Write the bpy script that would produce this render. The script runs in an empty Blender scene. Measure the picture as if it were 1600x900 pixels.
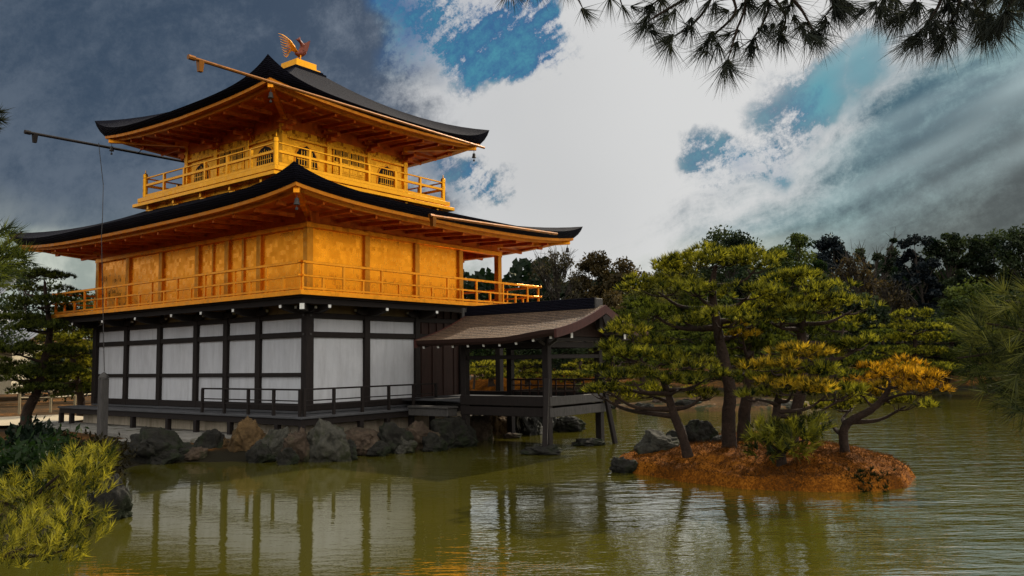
import bpy, bmesh, math, random
import numpy as np
from mathutils import Vector, Matrix, noise
R = math.radians
rng = np.random.default_rng(7)
random.seed(7)
SC = bpy.context.scene
COL = SC.collection

# ------------------------------------------------------------------ camera
CAM = np.array([-14.4, -17.908, 2.368])
YAW, PITCH, ROLL, FPX = R(37.079), R(5.131), R(-0.901), 1273.85
fw = np.array([math.cos(PITCH)*math.cos(YAW), math.cos(PITCH)*math.sin(YAW), math.sin(PITCH)])
rt = np.array([math.sin(YAW), -math.cos(YAW), 0.0]); up = np.cross(rt, fw)
r2 = rt*math.cos(ROLL)+up*math.sin(ROLL); u2 = -rt*math.sin(ROLL)+up*math.cos(ROLL)
cd = bpy.data.cameras.new('camera'); cam = bpy.data.objects.new('camera', cd); COL.objects.link(cam)
M = Matrix((( r2[0], u2[0], -fw[0], CAM[0]), (r2[1], u2[1], -fw[1], CAM[1]), (r2[2], u2[2], -fw[2], CAM[2]), (0, 0, 0, 1)))
cam.matrix_world = M
cd.sensor_width = 36; cd.lens = FPX/1600*36; cd.clip_start = 0.1; cd.clip_end = 6000
SC.camera = cam

def ray(px, py):
    return fw + r2*(px-800)/FPX - u2*(py-450)/FPX
def at(px, py, D):                       # the world point seen at a photo pixel, D metres away horizontally
    d = ray(px, py); return CAM + d*D/math.hypot(d[0], d[1])
def onz(px, py, z=0.0):
    d = ray(px, py); return CAM + d*(z-CAM[2])/d[2]
def hdist(P): return math.hypot(P[0]-CAM[0], P[1]-CAM[1])

# ------------------------------------------------------------------ sun, sky, exposure
SUN_AZ, SUN_EL = R(3), R(34)
sd = bpy.data.lights.new('sun', 'SUN'); sd.energy = 5.0; sd.angle = R(0.6); sd.color = (1, .88, .7)
sun = bpy.data.objects.new('sun', sd); COL.objects.link(sun)
sdir = Vector((math.cos(SUN_EL)*math.cos(SUN_AZ), math.cos(SUN_EL)*math.sin(SUN_AZ), math.sin(SUN_EL)))
sun.rotation_euler = sdir.to_track_quat('Z', 'Y').to_euler()

W = bpy.data.worlds.new('World'); SC.world = W; W.use_nodes = True
def build_world():
    nt = W.node_tree; N = nt.nodes; K = nt.links; N.clear()
    out = N.new('ShaderNodeOutputWorld'); bg = N.new('ShaderNodeBackground'); K.new(bg.outputs[0], out.inputs[0])
    tc = N.new('ShaderNodeTexCoord'); G = tc.outputs['Generated']
    def val(x, sock):
        if isinstance(x, (int, float)): sock.default_value = x
        else: K.new(x, sock)
    def m(op, a, b=0.0, cl=False):
        n = N.new('ShaderNodeMath'); n.operation = op; n.use_clamp = cl
        val(a, n.inputs[0]); val(b, n.inputs[1]); return n.outputs[0]
    def ss(x, a, b, c=0.0, d=1.0):
        n = N.new('ShaderNodeMapRange'); n.interpolation_type = 'SMOOTHSTEP'
        val(x, n.inputs[0])
        for i, v in enumerate((a, b, c, d)): n.inputs[1+i].default_value = v
        return n.outputs[0]
    def tex(scale, det=5, rough=.55, vec=None):
        n = N.new('ShaderNodeTexNoise'); n.inputs['Scale'].default_value = scale; n.inputs['Detail'].default_value = det
        n.inputs['Roughness'].default_value = rough; K.new(vec or G, n.inputs['Vector']); return n
    def mix(f, a, b):
        n = N.new('ShaderNodeMix'); n.data_type = 'RGBA'; n.clamp_result = False; val(f, n.inputs[0])
        for s, x in ((n.inputs[6], a), (n.inputs[7], b)):
            if isinstance(x, tuple): s.default_value = (*x, 1)
            else: K.new(x, s)
        return n.outputs[2]
    # domain warp, then clouds combed along the wind (lower left to upper right)
    def warp(vec, sc, amt, det=3):
        nz = tex(sc, det, .55, vec)
        sb = N.new('ShaderNodeVectorMath'); sb.operation = 'SUBTRACT'; K.new(nz.outputs['Color'], sb.inputs[0]); sb.inputs[1].default_value = (.5, .5, .5)
        sc_ = N.new('ShaderNodeVectorMath'); sc_.operation = 'SCALE'; K.new(sb.outputs[0], sc_.inputs[0]); sc_.inputs['Scale'].default_value = amt
        ad = N.new('ShaderNodeVectorMath'); ad.operation = 'ADD'; K.new(vec, ad.inputs[0]); K.new(sc_.outputs[0], ad.inputs[1]); return ad.outputs[0]
    def unit_(v):
        n = N.new('ShaderNodeVectorMath'); n.operation = 'NORMALIZE'; K.new(v, n.inputs[0]); return n.outputs[0]
    W1 = warp(G, 2.6, .20); D = unit_(warp(warp(G, 5, .13, 5), 18, .035, 6))
    ax = ray(1600, 40)/np.linalg.norm(ray(1600, 40)) - ray(1050, 330)/np.linalg.norm(ray(1050, 330)); ax = Vector(ax).normalized(); rot = ax.to_track_quat('X', 'Z').to_euler()
    def combed(vec, sc, det, rough=.55):
        mp = N.new('ShaderNodeMapping'); K.new(vec, mp.inputs[0]); mp.vector_type = 'TEXTURE'; mp.inputs['Rotation'].default_value = rot; mp.inputs['Scale'].default_value = sc
        return tex(1.0, det, rough, mp.outputs[0]).outputs[0]
    comb = combed(W1, (.62, .12, .12), 7, .60); wisp = combed(W1, (.22, .05, .05), 7, .62); shaft = combed(G, (2.2, .085, .085), 2, .5)
    soft = tex(2.6, 6, .55, W1).outputs[0]; big = tex(1.6, 4, .5); speck = tex(70, 5, .8).outputs[0]
    def c0(x, k): return m('MULTIPLY', m('SUBTRACT', x, .5), k)
    def blob(px, py, rad, soft=.55, vec=None, w=1.0):
        d = ray(px, py); d = d/np.linalg.norm(d)
        n = N.new('ShaderNodeVectorMath'); n.operation = 'DOT_PRODUCT'; K.new(vec or D, n.inputs[0]); n.inputs[1].default_value = tuple(d)
        a = rad/FPX
        return ss(n.outputs['Value'], math.cos(a), math.cos(a*(1-soft)), 0, w)
    def total(L):
        s = L[0]
        for x in L[1:]: s = m('ADD', s, x)
        return s
    def circle(p, q, vec=None):            # signed angle from the great circle through two sky points
        n = np.cross(ray(*p), ray(*q)); n = n/np.linalg.norm(n)
        d = N.new('ShaderNodeVectorMath'); d.operation = 'DOT_PRODUCT'; K.new(vec or D, d.inputs[0]); d.inputs[1].default_value = tuple(n); return d.outputs['Value']
    wob = total([c0(comb, .18), c0(wisp, .14), c0(speck, .05)])
    sR = m('ADD', circle((1510, 60), (1035, 410)), wob)
    sL = m('ADD', circle((690, 330), (600, 0)), total([c0(soft, .10), c0(wisp, .10), c0(speck, .05)]))
    teal = m('MULTIPLY', m('MINIMUM', total([blob(735, 25, 150, 1.), blob(675, -10, 110, 1.), blob(800, 50, 110, 1.)]), 1.), 1.)
    streak = total([blob(1115, 238, 70, 1.), blob(1190, 228, 60, 1.), blob(1250, 150, 80, 1., None, .8), blob(1325, 118, 75, 1., None, .75), blob(1400, 85, 60, 1., None, .35),
                    blob(735, 278, 60, 1., None, .9), blob(780, 268, 50, 1., None, .7)])
    brk = ss(total([wisp, c0(soft, .5), c0(speck, .35)]), .36, .60, .25, 1.15)
    holes = total([m('MULTIPLY', m('MULTIPLY', teal, 1.6), brk), m('MULTIPLY', m('MULTIPLY', streak, 1.25), brk), c0(comb, .8), c0(speck, .7)])
    wmask = m('MULTIPLY', m('MULTIPLY', ss(sR, -.05, .05), ss(sL, -.025, .05)), ss(holes, 1.20, .12))
    # slate clouds of the left
    sl = mix(ss(m('ADD', soft, m('ADD', c0(wisp, .55), c0(speck, .30))), .36, .66), (.050, .070, .105), (.175, .205, .250))
    sl = mix(m('MULTIPLY', blob(10, 40, 560, 1., G), .62), sl, (.018, .038, .068))
    el = N.new('ShaderNodeSeparateXYZ'); K.new(G, el.inputs[0]); Z = el.outputs[2]
    low = mix(ss(wisp, .36, .64), (.18, .215, .21), (.36, .39, .34))
    base = mix(m('MULTIPLY', ss(m('ADD', Z, c0(soft, .14)), .215, .085), .85), sl, low)
    ny = N.new('ShaderNodeTexSky'); ny.sky_type = 'NISHITA'; ny.sun_disc = False; ny.sun_elevation = SUN_EL; ny.sun_rotation = R(90)-SUN_AZ
    ns = N.new('ShaderNodeVectorMath'); ns.operation = 'SCALE'; K.new(ny.outputs[0], ns.inputs[0]); ns.inputs['Scale'].default_value = .004
    # right-hand cloud: teal next to the bright edge, leaden further out
    cf = total([comb, c0(wisp, .5), c0(speck, .30)])
    tealr = mix(ss(cf, .34, .66), (.022, .085, .125), (.20, .33, .34))
    lead = mix(ss(cf, .32, .70), (.030, .042, .044), (.125, .155, .150))
    rc_ = mix(ss(m('ADD', circle((1600, 110), (1060, 430), G), m('MULTIPLY', wob, .7)), .05, -.12), tealr, lead)
    rside = m('MULTIPLY', ss(sR, .06, -.04), ss(circle((930, 500), (880, 0), G), -.08, .02))
    base = mix(rside, base, rc_)
    lowr = mix(ss(wisp, .36, .66), (.26, .30, .27), (.47, .50, .44))
    base = mix(m('MULTIPLY', ss(m('ADD', Z, c0(comb, .04)), .158, .130), ss(circle((1240, 500), (1180, 0), G), .12, -.10)), base, lowr)
    base = mix(m('MULTIPLY', m('MULTIPLY', ss(shaft, .42, .66), .95), m('MINIMUM', total([blob(1600, 60, 170, 1., G), blob(1480, 125, 170, 1., G), blob(1360, 200, 150, 1., G), blob(1240, 290, 150, 1., G, .7)]), 1.)), base, (.40, .51, .52))
    tealc = mix(ss(total([soft, c0(wisp, .5), c0(speck, .3)]), .36, .64), (.020, .085, .23), (.055, .28, .34))
    base = mix(m('MINIMUM', m('ADD', m('MULTIPLY', teal, 1.6), m('MULTIPLY', streak, .6)), .95), base, tealc)
    whitec = mix(ss(big.outputs[0], .35, .7), (.58, .58, .575), (.47, .475, .48))
    whitec = mix(m('MULTIPLY', blob(900, 250, 230, 1., G), .5), whitec, (.47, .47, .465))
    whitec = mix(m('MULTIPLY', blob(1150, 120, 300, 1., G), .6), whitec, (.60, .60, .59))
    c = mix(wmask, base, whitec)
    # zenith, then unseen bright sky lobes added to light the facades and water
    def lobe(v, lo, hi):
        n = N.new('ShaderNodeVectorMath'); n.operation = 'DOT_PRODUCT'; K.new(G, n.inputs[0]); n.inputs[1].default_value = Vector(v).normalized()
        return ss(n.outputs['Value'], lo, hi)
    c = mix(ss(Z, .43, .62), c, (.60, .62, .65))
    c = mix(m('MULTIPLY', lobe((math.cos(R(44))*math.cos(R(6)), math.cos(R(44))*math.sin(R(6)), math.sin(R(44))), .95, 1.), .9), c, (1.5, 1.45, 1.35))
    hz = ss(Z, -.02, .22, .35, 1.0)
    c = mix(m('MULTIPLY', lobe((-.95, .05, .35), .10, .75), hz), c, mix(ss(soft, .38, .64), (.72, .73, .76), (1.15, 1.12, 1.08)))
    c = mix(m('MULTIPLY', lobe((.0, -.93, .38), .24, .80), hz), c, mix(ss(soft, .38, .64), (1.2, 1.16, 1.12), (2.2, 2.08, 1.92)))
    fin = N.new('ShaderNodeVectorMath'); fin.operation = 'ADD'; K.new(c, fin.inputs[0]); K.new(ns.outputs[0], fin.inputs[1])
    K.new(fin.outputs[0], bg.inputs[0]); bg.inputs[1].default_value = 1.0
    return ns
build_world()
vs = SC.view_settings; vs.view_transform = 'Standard'; vs.look = 'None'; vs.exposure = .15; vs.gamma = 1; vs.use_curve_mapping = False
SC.cycles.max_bounces = 8; SC.cycles.diffuse_bounces = 4; SC.cycles.glossy_bounces = 5; SC.cycles.transmission_bounces = 3; SC.cycles.transparent_max_bounces = 4
SC.cycles.caustics_reflective = False; SC.cycles.caustics_refractive = False; SC.cycles.sample_clamp_indirect = 6

# ------------------------------------------------------------------ materials
class Mat:
    def __init__(s, name):
        s.m = bpy.data.materials.new(name); s.m.use_nodes = True; s.N = s.m.node_tree.nodes; s.K = s.m.node_tree.links
        s.b = s.N['Principled BSDF']; s.out = s.N['Material Output']; s.tc = s.N.new('ShaderNodeTexCoord')
    def noise(s, scale, det=4, rough=.55, stretch=None, coord='Object'):
        n = s.N.new('ShaderNodeTexNoise'); n.inputs['Scale'].default_value = scale; n.inputs['Detail'].default_value = det; n.inputs['Roughness'].default_value = rough
        v = s.tc.outputs[coord]
        if stretch:
            mp = s.N.new('ShaderNodeMapping'); mp.inputs['Scale'].default_value = stretch; s.K.new(v, mp.inputs[0]); v = mp.outputs[0]
        s.K.new(v, n.inputs['Vector']); return n.outputs[0]
    def ramp(s, f, stops, interp='LINEAR'):
        r = s.N.new('ShaderNodeValToRGB'); e = r.color_ramp.elements; r.color_ramp.interpolation = interp
        while len(e) < len(stops): e.new(.5)
        for x, (p, c) in zip(e, stops): x.position = p; x.color = (*c, 1) if isinstance(c, tuple) else (c, c, c, 1)
        s.K.new(f, r.inputs[0]); return r.outputs[0]
    def mixc(s, f, a, b, mode='MIX'):
        n = s.N.new('ShaderNodeMix'); n.data_type = 'RGBA'; n.blend_type = mode
        for sk, x in ((n.inputs[0], f), (n.inputs[6], a), (n.inputs[7], b)):
            if isinstance(x, tuple): sk.default_value = (*x, 1)
            elif isinstance(x, (int, float)): sk.default_value = x
            else: s.K.new(x, sk)
        return n.outputs[2]
    def col(s, c):
        if isinstance(c, tuple): s.b.inputs['Base Color'].default_value = (*c, 1)
        else: s.K.new(c, s.b.inputs['Base Color'])
        return s
    def set(s, **k):
        for n, v in k.items():
            sk = s.b.inputs[n.replace('_', ' ')]
            if isinstance(v, (int, float)): sk.default_value = v
            else: s.K.new(v, sk)
        return s
    def bump(s, h, strength=.5, dist=.02):
        b = s.N.new('ShaderNodeBump'); b.inputs['Strength'].default_value = strength; b.inputs['Distance'].default_value = dist
        s.K.new(h, b.inputs['Height']); s.K.new(b.outputs[0], s.b.inputs['Normal']); return s

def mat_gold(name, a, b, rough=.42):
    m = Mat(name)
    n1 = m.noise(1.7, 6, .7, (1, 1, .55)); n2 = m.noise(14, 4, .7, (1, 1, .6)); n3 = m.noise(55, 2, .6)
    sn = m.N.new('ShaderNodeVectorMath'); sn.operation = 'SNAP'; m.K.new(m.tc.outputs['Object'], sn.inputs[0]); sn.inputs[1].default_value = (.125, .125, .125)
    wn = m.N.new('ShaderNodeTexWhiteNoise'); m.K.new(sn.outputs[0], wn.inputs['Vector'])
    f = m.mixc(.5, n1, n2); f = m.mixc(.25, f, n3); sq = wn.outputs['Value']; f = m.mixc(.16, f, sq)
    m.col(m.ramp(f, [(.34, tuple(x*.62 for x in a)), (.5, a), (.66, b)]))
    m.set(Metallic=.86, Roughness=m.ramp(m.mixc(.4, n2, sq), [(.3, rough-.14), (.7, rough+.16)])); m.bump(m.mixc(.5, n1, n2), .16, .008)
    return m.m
def mat_wood(name, a, b, rough=.6, stretch=(3, 3, .6), sc=6, bump=.35):
    m = Mat(name); n = m.noise(sc, 6, .65, stretch); g = m.noise(sc*5, 3, .6, stretch)
    m.col(m.ramp(m.mixc(.35, n, g), [(.3, a), (.7, b)])).set(Roughness=rough); m.bump(g, bump, .008); m.b.inputs['Specular IOR Level'].default_value = .22; return m.m
def mat_plaster(name, a, b, dirt):
    m = Mat(name); n = m.noise(1.3, 5, .6); g = m.noise(60, 3, .7); st = m.noise(2.2, 5, .7, (2.2, 2.2, .35))
    c = m.mixc(m.ramp(st, [(.44, 0.), (.70, .75)]), m.ramp(m.mixc(.35, n, g), [(.3, a), (.7, b)]), dirt)
    m.col(c).set(Roughness=.85); m.bump(g, .12, .004); return m.m
def mat_leaf(name, dark, light, trans=.45, scale=.9):
    m = Mat(name); m.N.remove(m.b)
    gi = m.N.new('ShaderNodeNewGeometry'); n = m.noise(scale, 3, .6)
    at_ = m.N.new('ShaderNodeAttribute'); at_.attribute_name = 'tuft'; f = m.mixc(.5, m.mixc(.45, n, gi.outputs['Random Per Island']), at_.outputs['Fac'])
    c = m.ramp(f, [(.34, dark), (.78, light)])
    d = m.N.new('ShaderNodeBsdfDiffuse'); t = m.N.new('ShaderNodeBsdfTranslucent'); g = m.N.new('ShaderNodeBsdfGlossy'); g.inputs['Roughness'].default_value = .45
    g.inputs['Color'].default_value = (.5, .5, .4, 1)
    m.K.new(c, d.inputs[0]); m.K.new(m.mixc(1., c, (1.5, 1.35, .7), 'MULTIPLY'), t.inputs[0])
    x = m.N.new('ShaderNodeMixShader'); x.inputs[0].default_value = trans; m.K.new(d.outputs[0], x.inputs[1]); m.K.new(t.outputs[0], x.inputs[2])
    y = m.N.new('ShaderNodeMixShader'); y.inputs[0].default_value = .02; m.K.new(x.outputs[0], y.inputs[1]); m.K.new(g.outputs[0], y.inputs[2])
    m.K.new(y.outputs[0], m.out.inputs[0]); return m.m
def mat_rock(name, a, b, moss=(.03, .04, .012), mossiness=.5, streak=None):
    m = Mat(name); n = m.noise(2.2, 8, .68); g = m.noise(14, 6, .7); mo = m.noise(1.4, 5, .65)
    c = m.ramp(m.mixc(.4, n, g), [(.32, a), (.66, b)])
    c = m.mixc(m.ramp(mo, [(.62-mossiness*.25, 0.), (.70-mossiness*.2, 1.)]), c, moss)
    if streak:
        s = m.noise(3.5, 4, .6, (1.6, 1.6, .35)); c = m.mixc(m.ramp(s, [(.55, 0.), (.64, 1.)]), c, streak)
    m.col(c).set(Roughness=.92); m.bump(m.mixc(.5, n, g), 1., .09); m.b.inputs['Specular IOR Level'].default_value = .2; return m.m

GOLD2 = mat_gold('gold_leaf_orange', (.86, .30, .006), (.96, .38, .012), .36)
GOLD3 = mat_gold('gold_leaf_yellow', (.72, .31, .009), (.88, .43, .022), .36)
GOLDT = mat_gold('gold_leaf_trim', (.74, .27, .010), (.88, .37, .022), .45)
GILT = mat_gold('aged_gilt', (.20, .075, .010), (.34, .13, .018), .5)
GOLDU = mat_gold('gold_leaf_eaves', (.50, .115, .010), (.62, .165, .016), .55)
DARKW = mat_wood('dark_timber', (.005, .0035, .003), (.016, .011, .009), .75)
DECKW = mat_wood('weathered_deck', (.030, .031, .033), (.080, .080, .084), .6, (.6, .6, 3))
BROWNW = mat_wood('brown_boards', (.012, .005, .0035), (.036, .016, .011), .75, (4, 4, .5))
PLAST = mat_plaster('white_plaster', (.40, .41, .43), (.49, .50, .51), (.33, .33, .34))
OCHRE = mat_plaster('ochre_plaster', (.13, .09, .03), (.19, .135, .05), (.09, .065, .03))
BASEP = mat_plaster('plaster_plinth', (.42, .35, .25), (.58, .50, .38), (.20, .16, .10))
CAPW = mat_plaster('white_end_paint', (.68, .68, .64), (.78, .78, .74), (.5, .5, .45))
IRON = mat_wood('old_iron', (.02, .02, .02), (.05, .045, .04), .5)
BRONZE = mat_wood('red_bronze', (.10, .016, .006), (.22, .045, .014), .4)
POSTW = mat_wood('grey_post', (.030, .028, .026), (.085, .080, .074), .75)
def mat_shingle(name, a, b, rows, rough=.75, bump=.8):
    m = Mat(name)
    w = m.N.new('ShaderNodeTexWave'); w.wave_type = 'BANDS'; w.bands_direction = 'Z'; w.inputs['Scale'].default_value = rows
    w.inputs['Distortion'].default_value = 3.5; w.inputs['Detail'].default_value = 4; w.inputs['Detail Scale'].default_value = 3; m.K.new(m.tc.outputs['Object'], w.inputs['Vector'])
    n = m.noise(9, 6, .7); p = m.noise(.9, 4, .6)
    m.col(m.ramp(m.mixc(.4, m.mixc(.5, n, w.outputs[0]), p), [(.3, a), (.7, b)])).set(Roughness=rough)
    m.bump(m.mixc(.55, w.outputs[0], n), bump, .05); m.b.inputs['Specular IOR Level'].default_value = .25; return m.m
ROOF = mat_shingle('black_shingle', (.0018, .0018, .0045), (.006, .006, .012), 7, .9)
ROOF.node_tree.nodes['Principled BSDF'].inputs['Specular IOR Level'].default_value = .10
ROOFB = mat_shingle('brown_shingle', (.014, .009, .006), (.16, .100, .058), 6, .75, 1.)
ROOFB.node_tree.nodes['Bump'].inputs['Distance'].default_value = .12
GRASS = mat_leaf('dry_grass', (.045, .017, .003), (.50, .19, .018), .35, .8)
BARK = mat_rock('pine_bark', (.009, .006, .0045), (.050, .031, .021), (.014, .013, .008), .25)
BARK.node_tree.nodes['Bump'].inputs['Strength'].default_value = 1.
BARKF = mat_wood('forest_bark', (.02, .016, .013), (.06, .05, .04), .9)
NEED = {k: mat_leaf('needles_'+k, a, b, t, s) for k, a, b, t, s in [
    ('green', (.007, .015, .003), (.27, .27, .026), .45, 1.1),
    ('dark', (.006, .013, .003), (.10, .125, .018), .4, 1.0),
    ('yellow', (.035, .034, .004), (.52, .36, .026), .45, 1.4),
    ('orange', (.06, .032, .003), (.58, .33, .018), .45, 1.6),
    ('lime', (.008, .017, .003), (.31, .29, .032), .5, 2.0),
    ('black', (.008, .011, .010), (.024, .030, .024), .25, 2.0),
    ('pale', (.006, .012, .003), (.085, .095, .024), .35, 2.0)]}
LEAF = {k: mat_leaf('leaves_'+k, a, b, .3, .35) for k, a, b in [
    ('green', (.008, .020, .006), (.075, .098, .022)), ('dark', (.004, .010, .006), (.034, .050, .022)),
    ('blue', (.003, .006, .010), (.016, .024, .032)), ('brown', (.016, .013, .006), (.075, .055, .024)),
    ('grey', (.020, .019, .013), (.072, .062, .036)), ('olive', (.014, .020, .005), (.10, .10, .020))]}
ROCK = {'dark': mat_rock('rock_dark', (.004, .004, .0035), (.032, .030, .023), (.014, .018, .008), .55),
        'gold': mat_rock('rock_gold', (.024, .015, .007), (.15, .092, .038), (.03, .03, .012), .35),
        'grey': mat_rock('rock_grey', (.010, .010, .008), (.092, .088, .068), (.025, .028, .012), .5),
        'streak': mat_rock('rock_streaked', (.007, .007, .006), (.03, .03, .026), (.012, .014, .008), .3, (.42, .40, .35)),
        'rose': mat_rock('rock_rose', (.020, .014, .010), (.11, .078, .052), (.03, .03, .015), .4)}

# ------------------------------------------------------------------ object helpers
ORG = {}
def tag(o, label=None, cat=None, group=None, kind=None):
    if label: o['label'] = label
    if cat: o['category'] = cat
    if group: o['group'] = group
    if kind: o['kind'] = kind
    return o
def empty(name, loc, label, cat, group=None):
    o = bpy.data.objects.new(name, None); COL.objects.link(o); o.location = tuple(float(v) for v in loc); o.empty_display_size = .3
    ORG[o.name] = np.array(loc, float); return tag(o, label, cat, group)
def link(name, me, mat, parent=None, org=None):
    me.materials.clear(); me.materials.append(mat)
    o = bpy.data.objects.new(name, me); COL.objects.link(o)
    if parent:
        o.parent = parent; ORG[o.name] = ORG[parent.name]
    else:
        o.location = tuple(float(v) for v in org); ORG[o.name] = np.array(org, float)
    return o
def mesh_np(name, V, F, parent=None, mat=None, org=None, smooth=False, tuft=None):
    """V (n,3) world verts, F (m,k) faces of one size"""
    og = ORG[parent.name] if parent else np.array(org if org is not None else V.mean(0))
    me = bpy.data.meshes.new(name); V = np.asarray(V, np.float32)-og.astype(np.float32); F = np.asarray(F, np.int32); k = F.shape[1]
    me.vertices.add(len(V)); me.vertices.foreach_set('co', V.ravel())
    me.loops.add(F.size); me.loops.foreach_set('vertex_index', F.ravel())
    me.polygons.add(len(F)); me.polygons.foreach_set('loop_start', np.arange(0, F.size, k, dtype=np.int32)); me.polygons.foreach_set('loop_total', np.full(len(F), k, np.int32))
    if smooth: me.polygons.foreach_set('use_smooth', np.ones(len(F), bool))
    me.update(calc_edges=True)
    if tuft is not None:
        at_ = me.attributes.new('tuft', 'FLOAT', 'POINT'); at_.data.foreach_set('value', np.asarray(tuft, np.float32))
    return link(name, me, mat, parent, og)
class MB:
    def __init__(s): s.v = []; s.f = []
    def add(s, vs, fs):
        b = len(s.v); s.v += [tuple(map(float, p)) for p in vs]; s.f += [tuple(b+i for i in f) for f in fs]; return s
    def box(s, x0, x1, y0, y1, z0, z1):
        return s.add([(x, y, z) for z in (z0, z1) for x, y in ((x0, y0), (x1, y0), (x1, y1), (x0, y1))],
                     [(3, 2, 1, 0), (4, 5, 6, 7), (0, 1, 5, 4), (1, 2, 6, 5), (2, 3, 7, 6), (3, 0, 4, 7)])
    def beam(s, p, q, w, h, upv=(0, 0, 1), taper=1.0):
        p, q = Vector(p), Vector(q); d = (q-p).normalized(); u = Vector(upv); a = d.cross(u)
        if a.length < 1e-4: a = d.cross(Vector((1, 0, 0)))
        a.normalize(); b = a.cross(d).normalized(); V = []
        for c, t in ((p, 1.), (q, taper)):
            for i, j in ((-1, -1), (1, -1), (1, 1), (-1, 1)): V.append(c+a*i*w/2*t+b*j*h/2*t)
        return s.add(V, [(3, 2, 1, 0), (4, 5, 6, 7), (0, 1, 5, 4), (1, 2, 6, 5), (2, 3, 7, 6), (3, 0, 4, 7)])
    def tube(s, pts, rad, n=8, cap=True):
        V, F = tube_np(pts, rad, n); V = [tuple(p) for p in V]; F = [tuple(f) for f in F]
        if cap: F.append(tuple(range(n-1, -1, -1))); F.append(tuple(len(V)-n+i for i in range(n)))
        return s.add(V, F)
    def prism(s, poly, axis, a, b):
        """poly of (u,v) extruded along axis 'x','y','z' between a and b"""
        def P(u, v, w): return {'x': (w, u, v), 'y': (u, w, v), 'z': (u, v, w)}[axis]
        n = len(poly); V = [P(u, v, a) for u, v in poly]+[P(u, v, b) for u, v in poly]
        return s.add(V, [tuple(range(n-1, -1, -1)), tuple(range(n, 2*n))]+[(i, (i+1) % n, n+(i+1) % n, n+i) for i in range(n)])
    def lathe(s, c, prof, n=12):
        V = []; F = []
        for r, z in prof:
            for i in range(n): V.append((c[0]+r*math.cos(2*math.pi*i/n), c[1]+r*math.sin(2*math.pi*i/n), c[2]+z))
        for k in range(len(prof)-1):
            for i in range(n): F.append((k*n+i, k*n+(i+1) % n, (k+1)*n+(i+1) % n, (k+1)*n+i))
        F.append(tuple(range(n-1, -1, -1))); F.append(tuple((len(prof)-1)*n+i for i in range(n)))
        return s.add(V, F)
    def build(s, name, mat, parent=None, org=None, smooth=False, bevel=0):
        og = ORG[parent.name] if parent else np.array(org)
        me = bpy.data.meshes.new(name); me.from_pydata([(p[0]-og[0], p[1]-og[1], p[2]-og[2]) for p in s.v], [], s.f); me.update()
        bm = bmesh.new(); bm.from_mesh(me); bmesh.ops.recalc_face_normals(bm, faces=bm.faces); bm.to_mesh(me); bm.free()
        if smooth:
            for p in me.polygons: p.use_smooth = True
        o = link(name, me, mat, parent, og)
        if bevel:
            b = o.modifiers.new('edge_wear', 'BEVEL'); b.width = bevel; b.segments = 1; b.limit_method = 'ANGLE'
        return o
def smooth_path(pts, rad, step=6):
    P = np.array(pts, float); r = np.array(rad, float); n = len(P)
    if n < 3:
        t = np.linspace(0, 1, step+1)[:, None]; return P[0]*(1-t)+P[-1]*t, np.interp(t[:, 0], [0, 1], [r[0], r[-1]])
    Q = np.vstack([2*P[0]-P[1], P, 2*P[-1]-P[-2]]); o = []; ro = []
    for i in range(n-1):
        a, b, c, d = Q[i:i+4]
        for k in range(step):
            t = k/step; o.append(.5*((2*b)+(c-a)*t+(2*a-5*b+4*c-d)*t*t+(3*b-a-3*c+d)*t**3)); ro.append(r[i]*(1-t)+r[i+1]*t)
    o.append(P[-1]); ro.append(r[-1]); return np.array(o), np.array(ro)
def tube_np(pts, rad, n=8, rough=0.0):
    P = np.array(pts, float); r = np.full(len(P), rad) if np.isscalar(rad) else np.array(rad, float)
    T = np.gradient(P, axis=0); T /= np.linalg.norm(T, axis=1)[:, None]+1e-9
    a = np.cross(T[0], [0, 0, 1.]); a = a if np.linalg.norm(a) > .05 else np.cross(T[0], [1., 0, 0]); a /= np.linalg.norm(a)
    V = []; ang = np.arange(n)*2*math.pi/n
    for i in range(len(P)):
        a = a-T[i]*(a@T[i]); a /= np.linalg.norm(a); b = np.cross(T[i], a)
        rr = r[i]*(1+(rng.uniform(-rough, rough, n) if rough else 0))
        V.append(P[i]+(np.cos(ang)*rr)[:, None]*a+(np.sin(ang)*rr)[:, None]*b)
    V = np.vstack(V); F = []
    for k in range(len(P)-1):
        for i in range(n): F.append((k*n+i, k*n+(i+1) % n, (k+1)*n+(i+1) % n, (k+1)*n+i))
    return V, np.array(F)
def merge(parts):
    V = []; F = []; b = 0
    for v, f in parts: V.append(v); F.append(f+b); b += len(v)
    return np.vstack(V), np.vstack(F)

# ------------------------------------------------------------------ ground, pond, island, path
POND = np.array([(-1.2,-1.4),(-2.1,.2),(-3.5,1.9),(-5.4,.4),(-6.4,-2.0),(-7.8,-4.4),(-9.6,-5.6),(-12,-6),(-17,-9),(-19,-14),(-15.8,-15.0),(-13.1,-16.8),(-11.7,-19.4),(-10,-24),(0,-36),(20,-44),(40,-38),(53,-22),(51.5,-12),(46.5,-8.8),(42,3),(39.5,11),(36,24),(30,33),(22,35),(16,26),(13.5,14),(12.8,4),(11.5,-.2),(9,-.8),(7,-.8),(5,-1.1),(2,-1.15)])
def signed(X, Y, poly):
    P = np.stack([X, Y], -1); d = np.full(X.shape, 1e9); ins = np.zeros(X.shape, bool); n = len(poly)
    for i in range(n):
        a, b = poly[i], poly[(i+1) % n]; e = b-a; w = P-a
        t = np.clip((w@e)/(e@e), 0, 1); q = w-t[..., None]*e; d = np.minimum(d, np.hypot(q[..., 0], q[..., 1]))
        c = ((a[1] > Y) != (b[1] > Y)) & (X < (b[0]-a[0])*(Y-a[1])/(b[1]-a[1]+1e-12)+a[0]); ins ^= c
    return np.where(ins, -d, d)
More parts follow.
